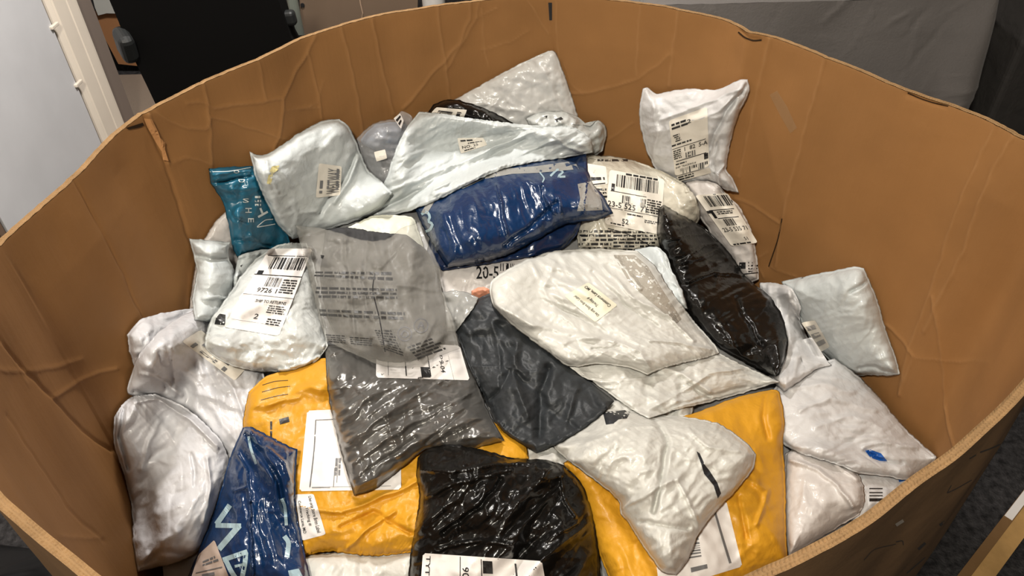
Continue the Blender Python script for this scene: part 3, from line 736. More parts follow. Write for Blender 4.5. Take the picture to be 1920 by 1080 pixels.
o, b = bag('poly_mailer', '884,545* 900,538 915,540 930,548* 925,565 915,575* 900,575 888,570* 884,556', .007, mat('peach_poly', (.62, .27, .17), .4), 'soft', seed=15,
    label='tiny peach-coloured corner poking out above the slate grey mailer')

# blue glossy mailers
o, b = bag('poly_mailer', '850,350* 900,325 1000,295 1100,288* 1102,330 1095,400 1082,440* 1050,470 960,488 830,508* 800,480 815,420', .05, M_navy, 'soft', seed=16,
    label='dark navy mailer underneath the bright blue glossy mailer')
bluet, bb_ = bag('poly_mailer', '778,392* 800,368 855,338 930,305 1015,296* 1060,300 1100,318 1112,345 1130,365 1150,400* 1120,412 1060,420 1010,447 950,478 890,494 838,502* 818,470 795,430', .075, M_blue, 'tight', seed=17, ang=1.35, spread=.5, gain=.85, R=.06,
    label='bright blue glossy mailer in the upper middle with grey tape along its top edge',
    folds=[('932,345 940,390 950,440', 4, .008), ('1015,350 1022,380 1028,410', 5, -.008), ('1100,345 1095,400', 5, .006), ('1040,380 1000,420 950,460', 7, -.010), ('990,340 1010,350 1040,400', 6, .006), ('1045,370 1050,400', 4, .007)])
put_label(bluet, bb_, [(812, 358), (857, 339), (864, 350), (820, 376)], [('t', .12, .2, .8, .5, 'EDG...', 0), ('d', .15, .65, .6, .85, 1)], M_label)
for tq in ([gp('790,398 812,362 818,372 800,402')], [gp('860,350 900,328 950,316 1000,312 1088,300 1096,316 1010,324 960,326 905,336 868,354')], [gp('1083,345 1108,340 1122,362 1128,378 1130,394 1082,396 1088,372')]): ink_on('clear_tape', bluet, bb_, tq, mat('grey_film', (.27, .265, .25), .25, coat=.6), off=.0012)
ink_on('logo_print', bluet, bb_, [st('790,402 800,397 806,406 803,415 811,420 806,431 798,434', 5), st('1032,330 1045,318 1056,322 1046,331 1060,331', 4), st('880,342 862,352 872,350', 2.5), st('1012,323 1020,334 1017,342', 2.5)], M_inkb, off=.0012)

o, b = bag('poly_mailer', '786,209* 830,213 900,224 960,231 1010,238* 1040,236 1080,240 1108,262 1112,286* 1060,296 1000,304 940,318 880,345 810,380 745,402 692,408* 705,375 722,340 742,280 762,240', .04, M_blue_white, 'tight', seed=18, ang=-.38, spread=.3, gain=1.0, R=.05,
    label='long pale grey-white mailer lying across the top of the pile with an oval label',
    folds=[('725,362 800,330 880,300 940,270 1000,248', 8, .010), ('710,392 800,352 900,305 985,262', 7, -.007), ('760,300 820,270 900,262', 7, .003), ('900,330 980,290 1040,262', 6, .006), ('1040,255 1060,275 1090,285', 5, .007), ('960,300 1020,275', 5, -.006)])
put_label(o, b, [(857, 259), (906, 258), (914, 272), (864, 288)], [('d', .1, .1, .6, .3, 1), ('d', .35, .35, .9, .5, 1), ('t', .1, .55, .7, .75, 'NO. 25'), ('d', .15, .82, .6, .95, 1)], M_label, seed=5)

# =================================================================== left side
o, b = bag('poly_mailer', '428,392* 450,400 480,440* 470,520 400,590* 375,588 355,580* 362,520 372,470 400,420', .035, M_pink, 'soft', seed=20,
    label='rosy white mailer wedged between the teal mailer and the left wall')
o, b = bag('poly_mailer', '391,316* 430,313 470,311 500,312* 520,380 540,440 550,475* 500,470 470,475 447,487* 436,465 430,430 418,380 396,345', .04, M_teal, 'soft', d=(.25, .24, .31, .31), seed=21, gain=1.1,
    label='teal mailer with white lettering tucked under the pale mailer at the left wall',
    folds=[('393,345 430,338 470,330', 5, -.009), ('395,328 440,322 470,318', 4, .006), ('430,395 440,410 462,418', 4, -.005), ('440,450 480,452 510,462', 5, -.007), ('470,440 500,465', 5, .006)])
ink_on('lettering', o, b, [('t', .438, .319, .449, .325, 'O', 0), ('t', .447, .336, .459, .342, 'D', 90), ('t', .454, .347, .463, .352, 'C', 0), ('t', .455, .372, .467, .380, 'S', 0), ('t', .460, .390, .472, .399, 'H', 90), ('t', .465, .409, .476, .417, 'E', 90),
    st('393,322 430,321 470,314', 1.2), st('488,390 492,400', 4), st('484,407 502,397', 4), st('482,425 497,413 512,411', 1.6), st('482,426 500,423 516,420', 1.6), ('d', .478, .366, .49, .388, 3)], M_inkw, seed=2, off=.0012)
o, b = bag('poly_mailer', '238,628* 262,600 300,588 345,580 385,576* 380,620 372,665* 320,690 285,700 252,690* 243,660', .055, M_lilac, 'crumple', seed=22,
    label='small crumpled silvery mailer end against the left wall, above the larger white mailer')
o, b = bag('poly_mailer', '245,705* 260,665 300,620 345,590 392,570* 440,600 480,660 500,720* 492,770 460,850 435,880* 370,820 300,760 240,738', .07, M_lilac, 'soft', seed=23, gain=1.1,
    label='big white mailer with a slanted strip label at the left wall',
    folds=[('250,735 300,745 360,775 420,850', 8, -.012), ('262,700 300,710 340,740', 6, .008), ('320,650 325,700 330,740', 6, .006), ('300,660 298,700 310,730', 6, -.005), ('400,690 440,730 455,780', 7, .005), ('370,640 420,680', 6, .004)])
put_label(o, b, [(341, 640), (376, 618), (462, 690), (440, 714)], [('t', .1, .3, .3, .6, '5L'), ('d', .05, .12, .4, .22, 1), ('d', .45, .2, .95, .8, 4, .9), ('d', .05, .7, .35, .82, 1)], M_label, ink=M_inkg, seed=9)
o, b = bag('poly_mailer', '354,447* 385,450 432,454* 428,480 445,520 452,590* 420,605 365,600* 360,560 368,505', .05, M_blue_white, 'pillow', seed=24,
    label='small white mailer with a flat sealed end by the left wall, under the teal mailer',
    folds=[('368,480 395,486 428,482', 7, -.010), ('380,560 410,556 445,566', 5, .007)])
o, b = bag('poly_mailer', '446,480* 470,472 520,465 560,470* 560,540 540,600* 490,600 440,600* 436,540', .04, M_blue_white, 'soft', seed=25,
    label='pale white mailer with a tiny mark half hidden behind the clear-wrapped label mailer')
ink_on('mark', o, b, [gp('450,498 455,496 452,501')], M_ink)

o, b = bag('poly_mailer', '560,1042* 650,1036 720,1040 782,1030* 785,1060 790,1120* 700,1130 600,1130 540,1120* 550,1080', .04, M_warm, 'soft', seed=26,
    label='grey-white mailer at the bottom edge below the left yellow envelope')
o, b = bag('poly_mailer', '984,838* 1010,828 1035,826 1060,835* 1085,875 1090,920* 1040,930 1000,900* 985,870', .03, M_warm, 'crumple', seed=27,
    label='scrap of crumpled white mailer between the slate grey and black mailers')
o, b = bag('poly_mailer', '1120,760* 1150,750 1200,740 1260,740* 1300,760 1290,800* 1240,810 1160,820* 1130,800', .03, M_warm, 'crumple', seed=28,
    label='white mailer strip just under the edge of the slate grey mailer tip')

# right side lower
o, b = bag('poly_mailer', '1590,870* 1640,868 1700,880 1740,900* 1735,925 1700,950* 1640,985 1600,1000* 1588,940', .04, M_white, 'soft', seed=29,
    label='white mailer with blue corner stripe low by the front right wall')
ink_on('blue_stripe', o, b, [gp('1683,893 1698,890 1702,900 1686,904')], M_inkblue)
ink_on('printing', o, b, [('B', 1.63, .915, 1.655, .94, 6)], M_ink)
o, b = bag('poly_mailer', '1472,850* 1500,835 1550,835 1595,865* 1618,905 1622,940 1612,965* 1570,990 1520,1020 1478,1045* 1470,980 1468,910', .07, M_pink, 'soft', seed=30, gain=1.1,
    label='white mailer in the lower right corner beside the right yellow envelope',
    folds=[('1480,860 1530,880 1570,910 1600,950', 7, .009), ('1500,845 1540,860 1590,870', 5, -.006), ('1545,835 1570,870 1610,900', 5, .007)])
o, b = bag('poly_mailer', '1465,528* 1500,520 1560,508 1602,500 1620,503* 1628,520 1645,560 1662,620 1680,670 1688,702* 1665,705 1635,704 1605,706* 1570,690 1530,650 1500,600 1478,560', .075, M_blue_white, 'pillow', d=(.43, .40, .565, .56), seed=31, R=.06,
    label='plump pale mailer leaning against the right wall at the far right of the pile', folds=[('1595,548 1615,535 1625,525', 6, -.007), ('1610,690 1640,690 1675,700', 6, -.008)])
put_label(o, b, [(1502, 605), (1528, 600), (1556, 650), (1540, 660)], [('d', .1, .1, .9, .9, 3)], M_label, ink=M_inkl)
ink_on('mark', o, b, [gp('1488,521 1500,523 1525,514 1520,512')], M_ink)
o, b = bag('poly_mailer', '1440,745* 1470,705 1520,685 1565,672* 1610,705 1650,745 1700,805 1758,858* 1740,880 1700,900 1660,893 1610,888* 1560,868 1500,850 1455,820', .085, M_white, 'tight', seed=32, ang=.25, spread=.5, R=.07,
    label='large puffy white mailer with blue print at its lower end along the right wall',
    folds=[('1480,730 1540,720 1600,735', 8, .005), ('1500,770 1560,745 1640,770', 8, .005), ('1530,800 1600,780 1670,810', 8, .005), ('1570,840 1620,810 1680,830', 8, -.005), ('1620,836 1660,830 1720,840', 6, .008), ('1622,845 1650,862 1690,870', 6, -.008), ('1690,865 1720,885', 6, -.006)])
ink_on('blue_print', o, b, [gp('1622,845 1632,843 1652,850 1664,865 1650,864 1632,858')], M_inkblue)
o, b = bag('poly_mailer', '1424,530* 1450,530 1485,540 1492,560* 1502,575 1500,600 1525,650 1560,685* 1530,692 1500,715 1470,735* 1440,700 1430,620', .05, M_white, 'crumple', seed=33,
    label='crumpled white mailer end peeking out along the right edge of the long black mailer')
put_label(o, b, [(1492, 640), (1522, 632), (1556, 684), (1512, 698)], None, M_white, name='seal_flap', label='folded white seal flap')

# =================================================================== yellow envelopes
yel, yb = bag('padded_envelope', '466,735* 500,705 555,690 608,672 700,690 850,750 985,826* 990,850 985,872 900,960 790,1034* 700,1043 620,1035 562,1044* 545,1000 500,920 462,830 455,790', .05, M_yellow, 'paper', seed=34, R=.045, gain=1.2,
    label='yellow padded envelope on the left, half covered by the silver grey mailer', cat='envelope', group='yellow padded envelopes',
    folds=[('560,950 640,960 720,930 780,905', 8, .007), ('640,990 700,960 770,1000', 8, -.006), ('650,1030 690,990 740,960', 7, .006), ('500,760 560,745', 6, .004)])
put_label(yel, yb, [(576, 770), (752, 762), (752, 918), (561, 921)], [('s', [(.1, .12), (.11, .5), (.1, .95)], .012), ('r', .1, .115, .9, .125), ('r', .12, .95, .9, .955), ('r', .36, .6, .366, .9), ('r', .33, .72, .336, .95), ('D', .33, .6, .4, .82, 2), ('r', .12, .955, .3, .962)], M_labelw, ink=M_inkg, seed=6, name='document_pouch', label='white packing slip pouch')
put_label(yel, yb, [(553, 927), (588, 926), (611, 1002), (566, 1014)], [('t', .62, .05, .84, .92, 'Use orig Store Brim Label', 90), ('t', .36, .3, .54, .72, 'Tracking #', 90), ('t', .08, .14, .24, .86, 'Commerce Lane, MO', 90)], M_labelw, seed=6, name='tracking_label')
ink_on('printing', yel, yb, [st('492,722 515,715 540,713', 1.1), st('491,735 520,727 544,724', 1.1), st('489,750 520,742 540,739', 1.1), gp('523,786 541,781 543,791 525,796'), ('D', .505, .79, .512, .822, 1, .95)], M_ink)
yer, yrb = bag('padded_envelope', '1056,868* 1120,830 1200,800 1300,775 1380,745 1448,730* 1462,736 1472,790 1468,830 1473,900 1474,1000 1478,1055* 1400,1090 1320,1130 1200,1160* 1140,1080 1095,960', .055, M_yellow, 'paper', seed=35, R=.045,
    label='yellow padded envelope on the right, under the torn grey-white mailer', cat='envelope', group='yellow padded envelopes',
    folds=[('1440,735 1430,780 1440,820', 8, -.006), ('1400,900 1440,920 1420,980', 8, .005), ('1385,930 1400,1010', 7, -.004)])
put_label(yer, yrb, [(1216, 900), (1362, 940), (1392, 1062), (1236, 1110)], [('s', [(.8, 0), (.84, .5), (.88, 1)], .03), ('B', .35, .33, .55, .75, 26), ('r', .4, .85, .6, .9), ('r', .0, .0, .02, 1)], M_labelw, ink=M_inkg, seed=14, name='document_pouch', label='white shipping label pouch')

# =================================================================== lower left
o, b = bag('poly_mailer', '214,782* 228,760 250,742 290,738* 350,765 410,820 432,870 430,900* 405,960 375,1030 330,1055 258,1072* 250,1020 246,950 232,890 213,830', .085, M_lilac, 'soft', seed=36, R=.07, gain=1.1,
    label='plump white mailer in the lower left corner of the bin',
    folds=[('232,765 225,820 240,880', 6, -.010), ('300,790 280,830 265,880', 8, .006), ('250,755 300,750 360,790 410,840', 6, .008), ('260,1065 300,1035 360,1040', 8, -.008), ('390,860 395,920 380,980', 7, .005), ('360,850 365,910', 6, -.004)])
o, b = bag('poly_mailer', '455,802* 470,800 500,815 545,838 558,842* 554,900 556,960 568,1020 590,1120* 500,1130 420,1130 335,1120* 365,1050 392,985 412,925 430,860', .075, M_blue, 'tight', seed=37, ang=1.3, spread=.4, gain=1.1, R=.06,
    label='blue glossy mailer with big pale letters at the bottom left',
    folds=[('460,815 490,850 520,900 535,960', 9, -.014), ('468,940 470,1000 474,1080', 4, .008), ('445,850 460,880 470,940', 6, .006), ('500,840 535,870 545,900', 6, .006), ('440,920 460,912', 4, .005)])
Z = 1/3.6
ink_on('lettering', o, b, [st('431,947 406,983', 10), st('404,985 452,986', 9), st('449,985 410,1030', 11), st('418,1050 464,1034', 9), st('461,1036 459,1058 452,1092', 9), st('424,1052 434,1072 446,1090', 9), st('440,1062 458,1058', 5), st('528,935 534,950 537,985', 6), st('533,1005 541,1018 538,1045', 9), st('466,818 470,840 480,870', 5), gp('540,1070 560,1066 570,1085 545,1090')], M_inkb, off=.001)
put_label(o, b, [(372, 1040), (402, 1012), (440, 1110), (350, 1110)], [('d', .3, .25, .9, .4, 2), ('r', .1, .5, 1, .52), ('d', .3, .55, .7, .8, 2)], M_labelp, ink=M_inkg)
sil, sb = bag('poly_mailer', '609,645* 680,650 760,640 860,640* 885,690 915,770 946,826* 900,838 850,845 800,842 750,880 700,918 664,930* 648,880 632,820 615,740', .05, M_silver, 'tight', seed=38, ang=-.42, spread=.14, gain=1.7, R=.05,
    label='shiny silver grey mailer in the middle left with a black-squared label at its top',
    folds=[('650,830 740,765 830,715', 8, .007), ('660,870 760,800 880,740', 8, .007), ('680,890 780,820', 7, -.006), ('645,790 700,740 790,710', 7, .005), ('800,830 850,790 870,770', 6, -.006)])
put_label(sil, sb, [(706, 640), (862, 648), (881, 713), (705, 708)], [('r', .13, .55, .135, 1), ('r', .32, .4, .332, 1), ('r', .585, .3, .595, 1), ('r', .49, .66, .585, .95), ('t', .71, .45, .76, .80, '9-04', 90), ('t', .73, .3, .76, .42, 'D', 90), ('r', .83, .3, .832, 1)], M_labelw, seed=3)
wl_, wb = bag('wrapped_mailer', '520,459* 545,455 575,455* 590,500 600,560 610,610 615,650* 592,678 545,695 490,697 440,688 405,672* 386,655 384,635 395,600 420,565 450,520 480,485', .085, M_shinywhite, 'crinkle', seed=39, R=.07,
    label='clear-wrapped white mailer with a big white shipping label, left of the frosted bag')
put_label(wl_, wb, [(505, 466), (586, 466), (523, 630), (419, 613)], [('r', .0, .085, .95, .092), ('b', .22, .11, .95, .25, 30), ('r', .04, .275, .16, .325), ('r', .0, .32, 1, .33), ('b', .32, .35, .62, .46, 18), ('t', .22, .48, .62, .535, '9726 1'), ('d', .66, .36, .95, .53, 6, .95), ('r', .0, .57, 1, .575),
    ('t', .3, .62, .9, .655, 'SHIP TO RETURNS'), ('d', .6, .67, .95, .77, 4), ('t', .42, .79, .5, .85, '2'), ('r', .0, .89, .95, .893), ('d', .68, .82, .96, .9, 3)], M_labelw, seed=21)
ink_on('printed_mark', wl_, wb, [gp('405,596 412,588 423,590 422,610 402,608')], M_ink)

# lower middle
blk, kb = bag('poly_mailer', '783,858* 800,842 840,833 900,842 960,858 1025,862 1058,872* 1090,905 1110,960 1122,1030 1130,1130* 1000,1160 860,1150 762,1130* 768,1050 776,1000 786,930 780,890', .095, M_black, 'tight', seed=40, ang=-.55, spread=.6, gain=1.5, R=.09,
    label='shiny black mailer at the bottom centre with a white label at its lower edge',
    folds=[('785,880 850,885 930,870 1040,866', 6, .007), ('800,930 860,905 960,880', 6, .006), ('940,900 900,950 830,1000', 8, -.010), ('1052,895 1060,940 1080,970', 4, .007), ('820,1030 900,1012 960,1020', 6, .006), ('1050,1000 1085,980', 5, .006)])
put_label(blk, kb, [(793, 1037), (1016, 1052), (1030, 1130), (786, 1130)], [('r', .31, .02, .316, 1), ('r', .485, .05, .492, 1), ('r', .50, .08, .58, .36), ('r', .765, .1, .78, 1), ('t', .33, .24, .385, .8, '04-06', 270), ('t', .03, .05, .065, .45, 'TYT', 90), ('r', .6, .55, .75, .6)], M_labelw, seed=3)
torn, tb = bag('poly_mailer', '1038,840* 1045,825 1090,792 1135,768 1200,772 1235,778* 1290,782 1350,795 1400,830 1418,852* 1412,880 1385,915 1340,962 1312,1000 1290,1050 1268,1078* 1240,1072 1205,1025 1180,985 1163,962 1158,938 1120,905 1070,868', .085, M_warm, 'crinkle', seed=41, R=.07, gain=.9,
    label='torn grey-white mailer in the lower middle with black showing through its tear',
    folds=[('1230,785 1252,830 1240,900 1225,960', 9, -.012), ('1165,955 1210,930 1260,900', 7, .006), ('1200,980 1290,990', 7, -.006), ('1270,900 1300,960 1310,990', 6, .006), ('1100,830 1180,800 1230,800', 7, .005), ('1290,800 1330,840 1400,850', 7, .004)])
ink_on('tear', torn, tb, [gp('1130,772 1160,770 1184,768 1176,784 1160,786 1150,794 1136,796'), gp('1306,846 1312,850 1322,872 1330,882 1345,905 1352,925 1346,935 1338,910 1320,888 1314,868')], mat('dark_lining', (.014, .016, .02), .5), off=.0012)
slate, slb = bag('poly_mailer', '905,555* 930,550 990,590 1065,680 1152,752* 1120,785 1060,825 1006,850* 960,822 935,800 905,740 880,690* 862,640 850,600 870,575', .045, M_slate, 'soft', seed=42, gain=1.6, R=.06,
    label='matte slate grey mailer in the centre pointing down, beneath the big white mailer',
    folds=[('970,640 960,700 990,780', 12, .010), ('1030,690 1015,740 1010,820', 14, -.016), ('880,690 920,685 1020,700', 3, .003), ('905,760 940,730 960,690', 9, -.008), ('1080,730 1060,800', 10, .007), ('920,600 935,650 940,700', 8, .005)])
blr, blb = bag('poly_mailer', '1234,392* 1245,384 1262,394 1320,425* 1365,470 1400,520 1440,552 1466,590 1478,640 1474,670* 1462,700 1450,706 1400,682 1350,655* 1310,610 1275,570 1248,500 1232,440', .085, M_black, 'tight', seed=43, ang=-.15, spread=.6, gain=1.4, R=.07,
    label='long shiny black mailer standing on the right side of the pile',
    folds=[('1280,490 1320,460 1350,455', 5, .008), ('1290,530 1340,510 1390,515', 5, .008), ('1250,450 1300,440 1340,435', 5, .006), ('1380,560 1400,600 1430,650', 8, -.008), ('1265,560 1300,590 1310,620', 4, .005), ('1350,500 1340,540', 5, .005)])
o, b = bag('poly_mailer', '1190,468* 1225,462 1238,466 1250,478* 1262,510 1280,545 1290,580* 1240,570 1215,560* 1200,510', .02, M_blue_white, 'soft', seed=44,
    label='small pale white flap between the clear-covered white mailer and the long black mailer')
low, lb = bag('poly_mailer', '1020,620* 1080,640 1200,640 1300,650 1345,660* 1400,688 1440,705 1462,716* 1400,735 1340,752 1270,768 1216,785* 1180,765 1120,722 1070,690', .028, M_warm, 'soft', seed=45, gain=1.2, R=.05,
    label='flat cream-white mailer spread out beneath the big central white mailer',
    folds=[('1215,770 1280,735 1330,700 1400,690', 7, .006), ('1240,690 1280,700 1330,735', 8, .007), ('1290,720 1330,745', 6, -.006), ('1240,770 1320,745 1400,725', 5, -.005)])
cen, cb = bag('poly_mailer', '917,545* 925,522 980,490 1040,470 1120,466 1195,470* 1230,500 1255,540 1300,600 1340,645 1350,662* 1320,672 1275,682 1240,692 1214,703* 1180,690 1120,682 1068,688 1020,655 960,610 925,575', .06, M_warm, 'tight', seed=46, ang=.65, spread=.5, gain=1.3, R=.06,
    label='big glossy white mailer in the centre of the pile with a cream tracking label',
    folds=[('930,575 1000,610 1060,625 1150,640', 8, .009), ('1060,640 1130,630 1200,660 1215,690', 7, .008), ('1110,655 1150,650 1190,670', 5, -.007), ('1040,490 1020,540 1040,580', 10, .005), ('1130,500 1190,560 1250,590 1300,640', 7, .008), ('1110,510 1170,570 1230,610', 7, -.008), ('1215,640 1260,640 1330,655', 6, .008), ('1150,480 1200,540', 7, .006)])
ink_on('clear_cover', cen, cb, [gp('1150,478 1190,478 1215,500 1240,540 1278,598 1268,606 1225,570 1180,530')], mat('cover_film', (.36, .335, .29), .22, coat=.8, bump=[('crease', 40, .4, .004), ('noise', 90, .4, .004)]), off=.0006)
put_label(cen, cb, [(1103, 529), (1158, 572), (1116, 604), (1058, 555)], [('t', .14, .66, .92, .8, 'Use orig Store Brim Label', 180), ('t', .36, .4, .70, .54, 'Tracking #', 180), ('t', .06, .12, .9, .26, 'Commerce Lane, MO', 180)], mat('cream_label_paper', (.72, .69, .55), .45), seed=6, name='tracking_label')
# top left
o, b = bag('poly_mailer', '640,432* 665,420 700,404 740,403* 775,408 790,445 800,480* 740,490 660,480* 640,460', .035, mat('cream_poly', (.63, .63, .53), .4, coat=.2, bump=FINE), 'soft', seed=47,
    label='creamy white mailer strip just above the opening of the frosted bag')
o, b = bag('poly_mailer', '468,284* 482,290 505,287 560,250 605,226 636,223* 655,238 672,275 690,318 715,340 736,362* 715,390 690,405 650,420 610,432 548,449* 520,420 495,370 478,330', .07, M_blue_white, 'pillow', d=(.22, .16, .235, .27), seed=48, R=.055, gain=.9,
    label='large pale white mailer standing at the upper left with a cream name label',
    folds=[('665,290 650,330 615,372 600,400', 8, -.010), ('670,300 655,340 625,380', 7, .007), ('500,300 505,330 520,360', 6, .006), ('490,300 520,310 550,350', 6, .004), ('548,380 560,400 600,395', 7, .004)])
put_label(o, b, [(598, 306), (641, 312), (638, 366), (592, 371)], [('t', .42, .12, .95, .92, 'WESTWAY', 270), ('D', .75, .1, .95, .85, 1), ('D', .08, .5, .3, .9, 1)], M_label, ink=M_inkg, seed=6)
ink_on('glue_strip', o, b, [gp('505,322 510,312 524,310 522,318 512,326 508,346 500,344')], M_glue)

# frosted bag with its grey garment, and its clear zip corner
zipb, zb = bag('clear_poly_bag', '826,548* 850,545 875,548 898,558* 890,575 872,598* 856,620 838,622* 828,590', .012, mat('hazy_film', (.36, .36, .345), .25, coat=.5, bump=FINE, trans=.25), 'soft', seed=49, cat='bag', group='clear plastic bags',
    label='hazy plastic zip corner sticking out right of the frosted bag', folds=[('855,578 850,600', 3, .005)])
garm, gb = bag('folded_garment', '610,430* 650,426 700,434 762,440* 800,470 822,520 835,580 832,640* 790,672 735,680 690,668 640,645* 615,600 600,520', .05, M_garment, 'crumple', seed=50, gain=1.0, label='folded grey garment', folds=[('650,440 655,520 650,600', 12, -.014), ('700,445 710,520 700,620', 10, .012), ('735,450 720,540 730,640', 10, -.014), ('625,470 630,560 640,620', 8, .008), ('780,470 765,540 775,620', 12, .010), ('800,560 760,560 700,565', 7, -.008)])
fro, fb = bag('frosted_bag', '553,422* 600,427 640,438 690,452 730,446 752,428 788,416* 800,450 824,498 830,545 850,600 862,654* 835,664 790,682 740,688 700,680 655,660 612,640* 596,590 580,520 566,470', .035, M_film, 'soft', seed=51, cat='bag', gain=1.2, R=.05, lift=.005, group='clear plastic bags',
    label='frosted translucent bag with black printed lines and a grey garment inside, left of centre',
    folds=[('645,450 655,520 665,640', 7, .008), ('690,450 680,520 690,600', 7, -.007), ('780,425 715,500', 7, .007), ('650,445 625,480 650,500', 5, .005), ('740,535 790,540 820,545', 6, .006), ('815,600 790,650', 6, .007)])
reparent(garm, fro); [garm.__delitem__(k) for k in ('category', 'group') if k in garm]
def q4(x0, y0, x1, y1, rise=6): return [(x0, y0), (x1, y0-rise), (x1, y1-rise), (x0, y1)]
put_print('printing', fro, fb, [(592, 508), (742, 508), (742, 530), (588, 520)], [('d', 0, 0, 1, .95, 2, .95)], mat('frosted_ink', (.045, .045, .045), .5), .001, 3)
put_print('printing', fro, fb, [(584, 536), (750, 540), (752, 562), (584, 560)], [('d', 0, 0, 1, 1, 3, .95)], mat('frosted_ink', (.045, .045, .045), .5), .001, 4)
put_print('printing', fro, fb, [(592, 578), (762, 584), (764, 602), (594, 594)], [('d', 0, 0, 1, 1, 2, .95)], mat('frosted_ink', (.045, .045, .045), .5), .001, 5)
put_print('printing', fro, fb, [(610, 626), (700, 632), (700, 650), (616, 642)], [('d', 0, 0, .4, 1, 4, .95), ('d', .5, .1, 1, 1, 4, .9)], mat('frosted_ink', (.045, .045, .045), .5), .001, 6)
put_print('printing', fro, fb, [(702, 618), (735, 618), (760, 670), (718, 655)], [('d', 0, 0, 1, 1, 9, .9)], mat('frosted_ink', (.045, .045, .045), .5), .001, 7)
put_print('printing', fro, fb, [(762, 650), (815, 630), (840, 655), (785, 675)], [('d', 0, 0, 1, 1, 5, .8)], mat('frosted_ink', (.045, .045, .045), .5), .001, 7)
put_print('recycling_symbol', fro, fb, [(744, 611), (774, 611), (774, 641), (744, 641)], [('o', .5, .5, .47, .07), ('s', [(.25, .6), (.4, .35), (.5, .3)], .1), ('s', [(.5, .3), (.7, .45), (.72, .65)], .08), ('s', [(.3, .65), (.5, .72), (.7, .62)], .08)], M_inkg, .001)
put_print('recycling_symbol', fro, fb, [(775, 596), (804, 596), (804, 625), (775, 625)], [('o', .5, .5, .48, .07), ('s', [(.3, .7), (.5, .25), (.7, .7)], .1), ('s', [(.35, .5), (.68, .52)], .1)], M_inkg, .001)
ink_on('printed_line', fro, fb, [st('703,512 699,545 712,600 722,660', 2, 24), gp('601,478 608,479 606,485 602,484')], M_ink, off=.001)

# =================================================================== bin details
ink_on('tape_strip', bin_o, WALL, [gp('1443,178 1457,170 1476,200 1494,240 1482,250 1462,215')], M_tape, off=.0012)
ink_on('hand_slot', bin_o, WALL, [gp('1028,5 1035,5 1035,38 1030,38')], M_ink, off=.0012)
ink_on('scuff_marks', bin_o, OUTW, [st('1838,848 1855,842 1876,833', 2.5), st('1818,860 1830,853', 2), st('1776,924 1790,918 1808,908 1822,900', 1.6), st('1776,924 1784,910', 1.4), st('1762,985 1772,978', 5, 4), st('1722,1030 1735,1018', 5, 4),
    st('1680,1016 1692,1014 1694,1022', 1.6), st('1620,1050 1640,1030 1680,1020', 1.2), st('1700,1075 1735,1045', 2)], mat('dark_scuff', (.02, .014, .01), .8), off=.0012)
ink_on('scuff_marks', bin_o, OUTW, [st('1680,985 1694,976', 6, 4)], mat('pale_scuff', (.32, .27, .22), .8), off=.0012)

M_fray = mat('torn_kraft', (.42, .21, .085), .9, .1)
M_gapshade = mat('painted_gap_shade', (.03, .017, .009), .9, .1)  # flat dark strokes painted for the shade in rim dents and board gaps
ink_on('torn_paper', bin_o, WALL, [gp('270,222 285,224 296,246 300,258 310,268 309,280 316,302 306,300 303,284 294,270 284,252 276,238')], M_fray, off=.0035)
ink_on('gap_fold_shade', bin_o, WALL, [gp('236,240 268,230 270,235 262,239 242,243')], M_gapshade, off=.0015)
ink_on('gap_fold_shade', bin_o, WALL, [st('1384,60 1396,70 1412,76 1428,75', 3)], M_gapshade, off=.0015)
ink_on('gap_fold_shade', bin_o, WALL, [st('1702,174 1724,184 1748,192 1778,199', 2)], M_gapshade, off=.0015)
ink_on('gap_fold_shade', bin_o, WALL, [st('1466,410 1458,450 1441,500', 2)], M_gapshade, off=.0015)

# =================================================================== the room
def plane_obj(name, V, m, kind='structure'):
    o = link_mesh(name, V, [list(range(len(V)))], m, smooth=False); o['kind'] = kind; return o
M_floor = mat('dark_carpet', (.035, .033, .034), .95, .1, 0, [('noise', 180, .9, .006)], .6, vscale=60)
M_floor2 = mat('wall_paint', (.36, .31, .27), .8, .2, 0, (), .04)
def slab(name, c, d, m, rz=0.0, bev=0.0):
    b_ = MB(); b_.box(c, d, rz, bev); o = b_.build(name, m); o['kind'] = 'structure'; return o
slab('floor', (0.2, 2.0, -0.05), (7.6, 8.0, 0.1), M_floor)
slab('wall_back', (0.2, 5.55, 1.4), (7.6, 0.1, 2.8), M_floor2)
slab('wall_right', (4.0, 2.0, 1.4), (0.1, 7.0, 2.8), M_floor2)
# left wall, door slab and its moulded casing
WX = -1.62
slab('wall_left', (WX-.06, 0.0, 1.4), (.1, 3.9, 2.8), M_floor2)
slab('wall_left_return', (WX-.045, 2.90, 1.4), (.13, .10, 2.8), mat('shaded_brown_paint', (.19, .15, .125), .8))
slab('ceiling', (0.2, 2.0, 2.85), (7.6, 8.0, 0.1), mat('ceiling_paint', (.7, .68, .65), .9))
db = MB(); db.box((WX+.012, 2.285, 1.0), (.04, .67, 1.96), 0, .003); door = db.build('door_1', mat('lilac_white_paint', (.60, .60, .615), .55, .4, .1, [('noise', 6, .1, .01)], .05, vscale=5)); door['kind'] = 'structure'
M_case = mat('cream_paint', (.74, .66, .56), .5, .4, .1, [('noise', 50, .06, .003)], .03)
cs = MB()
prof_ = [(0, 0), (.012, .0), (.020, .006), (.026, .012), (.030, .010), (.034, .016), (.075, .020), (.10, .022), (.104, .018), (.108, .024), (.150, .028), (.162, .028), (.166, .0)]
pv = []
for yy, xx in prof_: pv += [(WX+.0+xx+.012, 2.655+yy, .0), (WX+xx+.012, 2.655+yy, 2.3)]
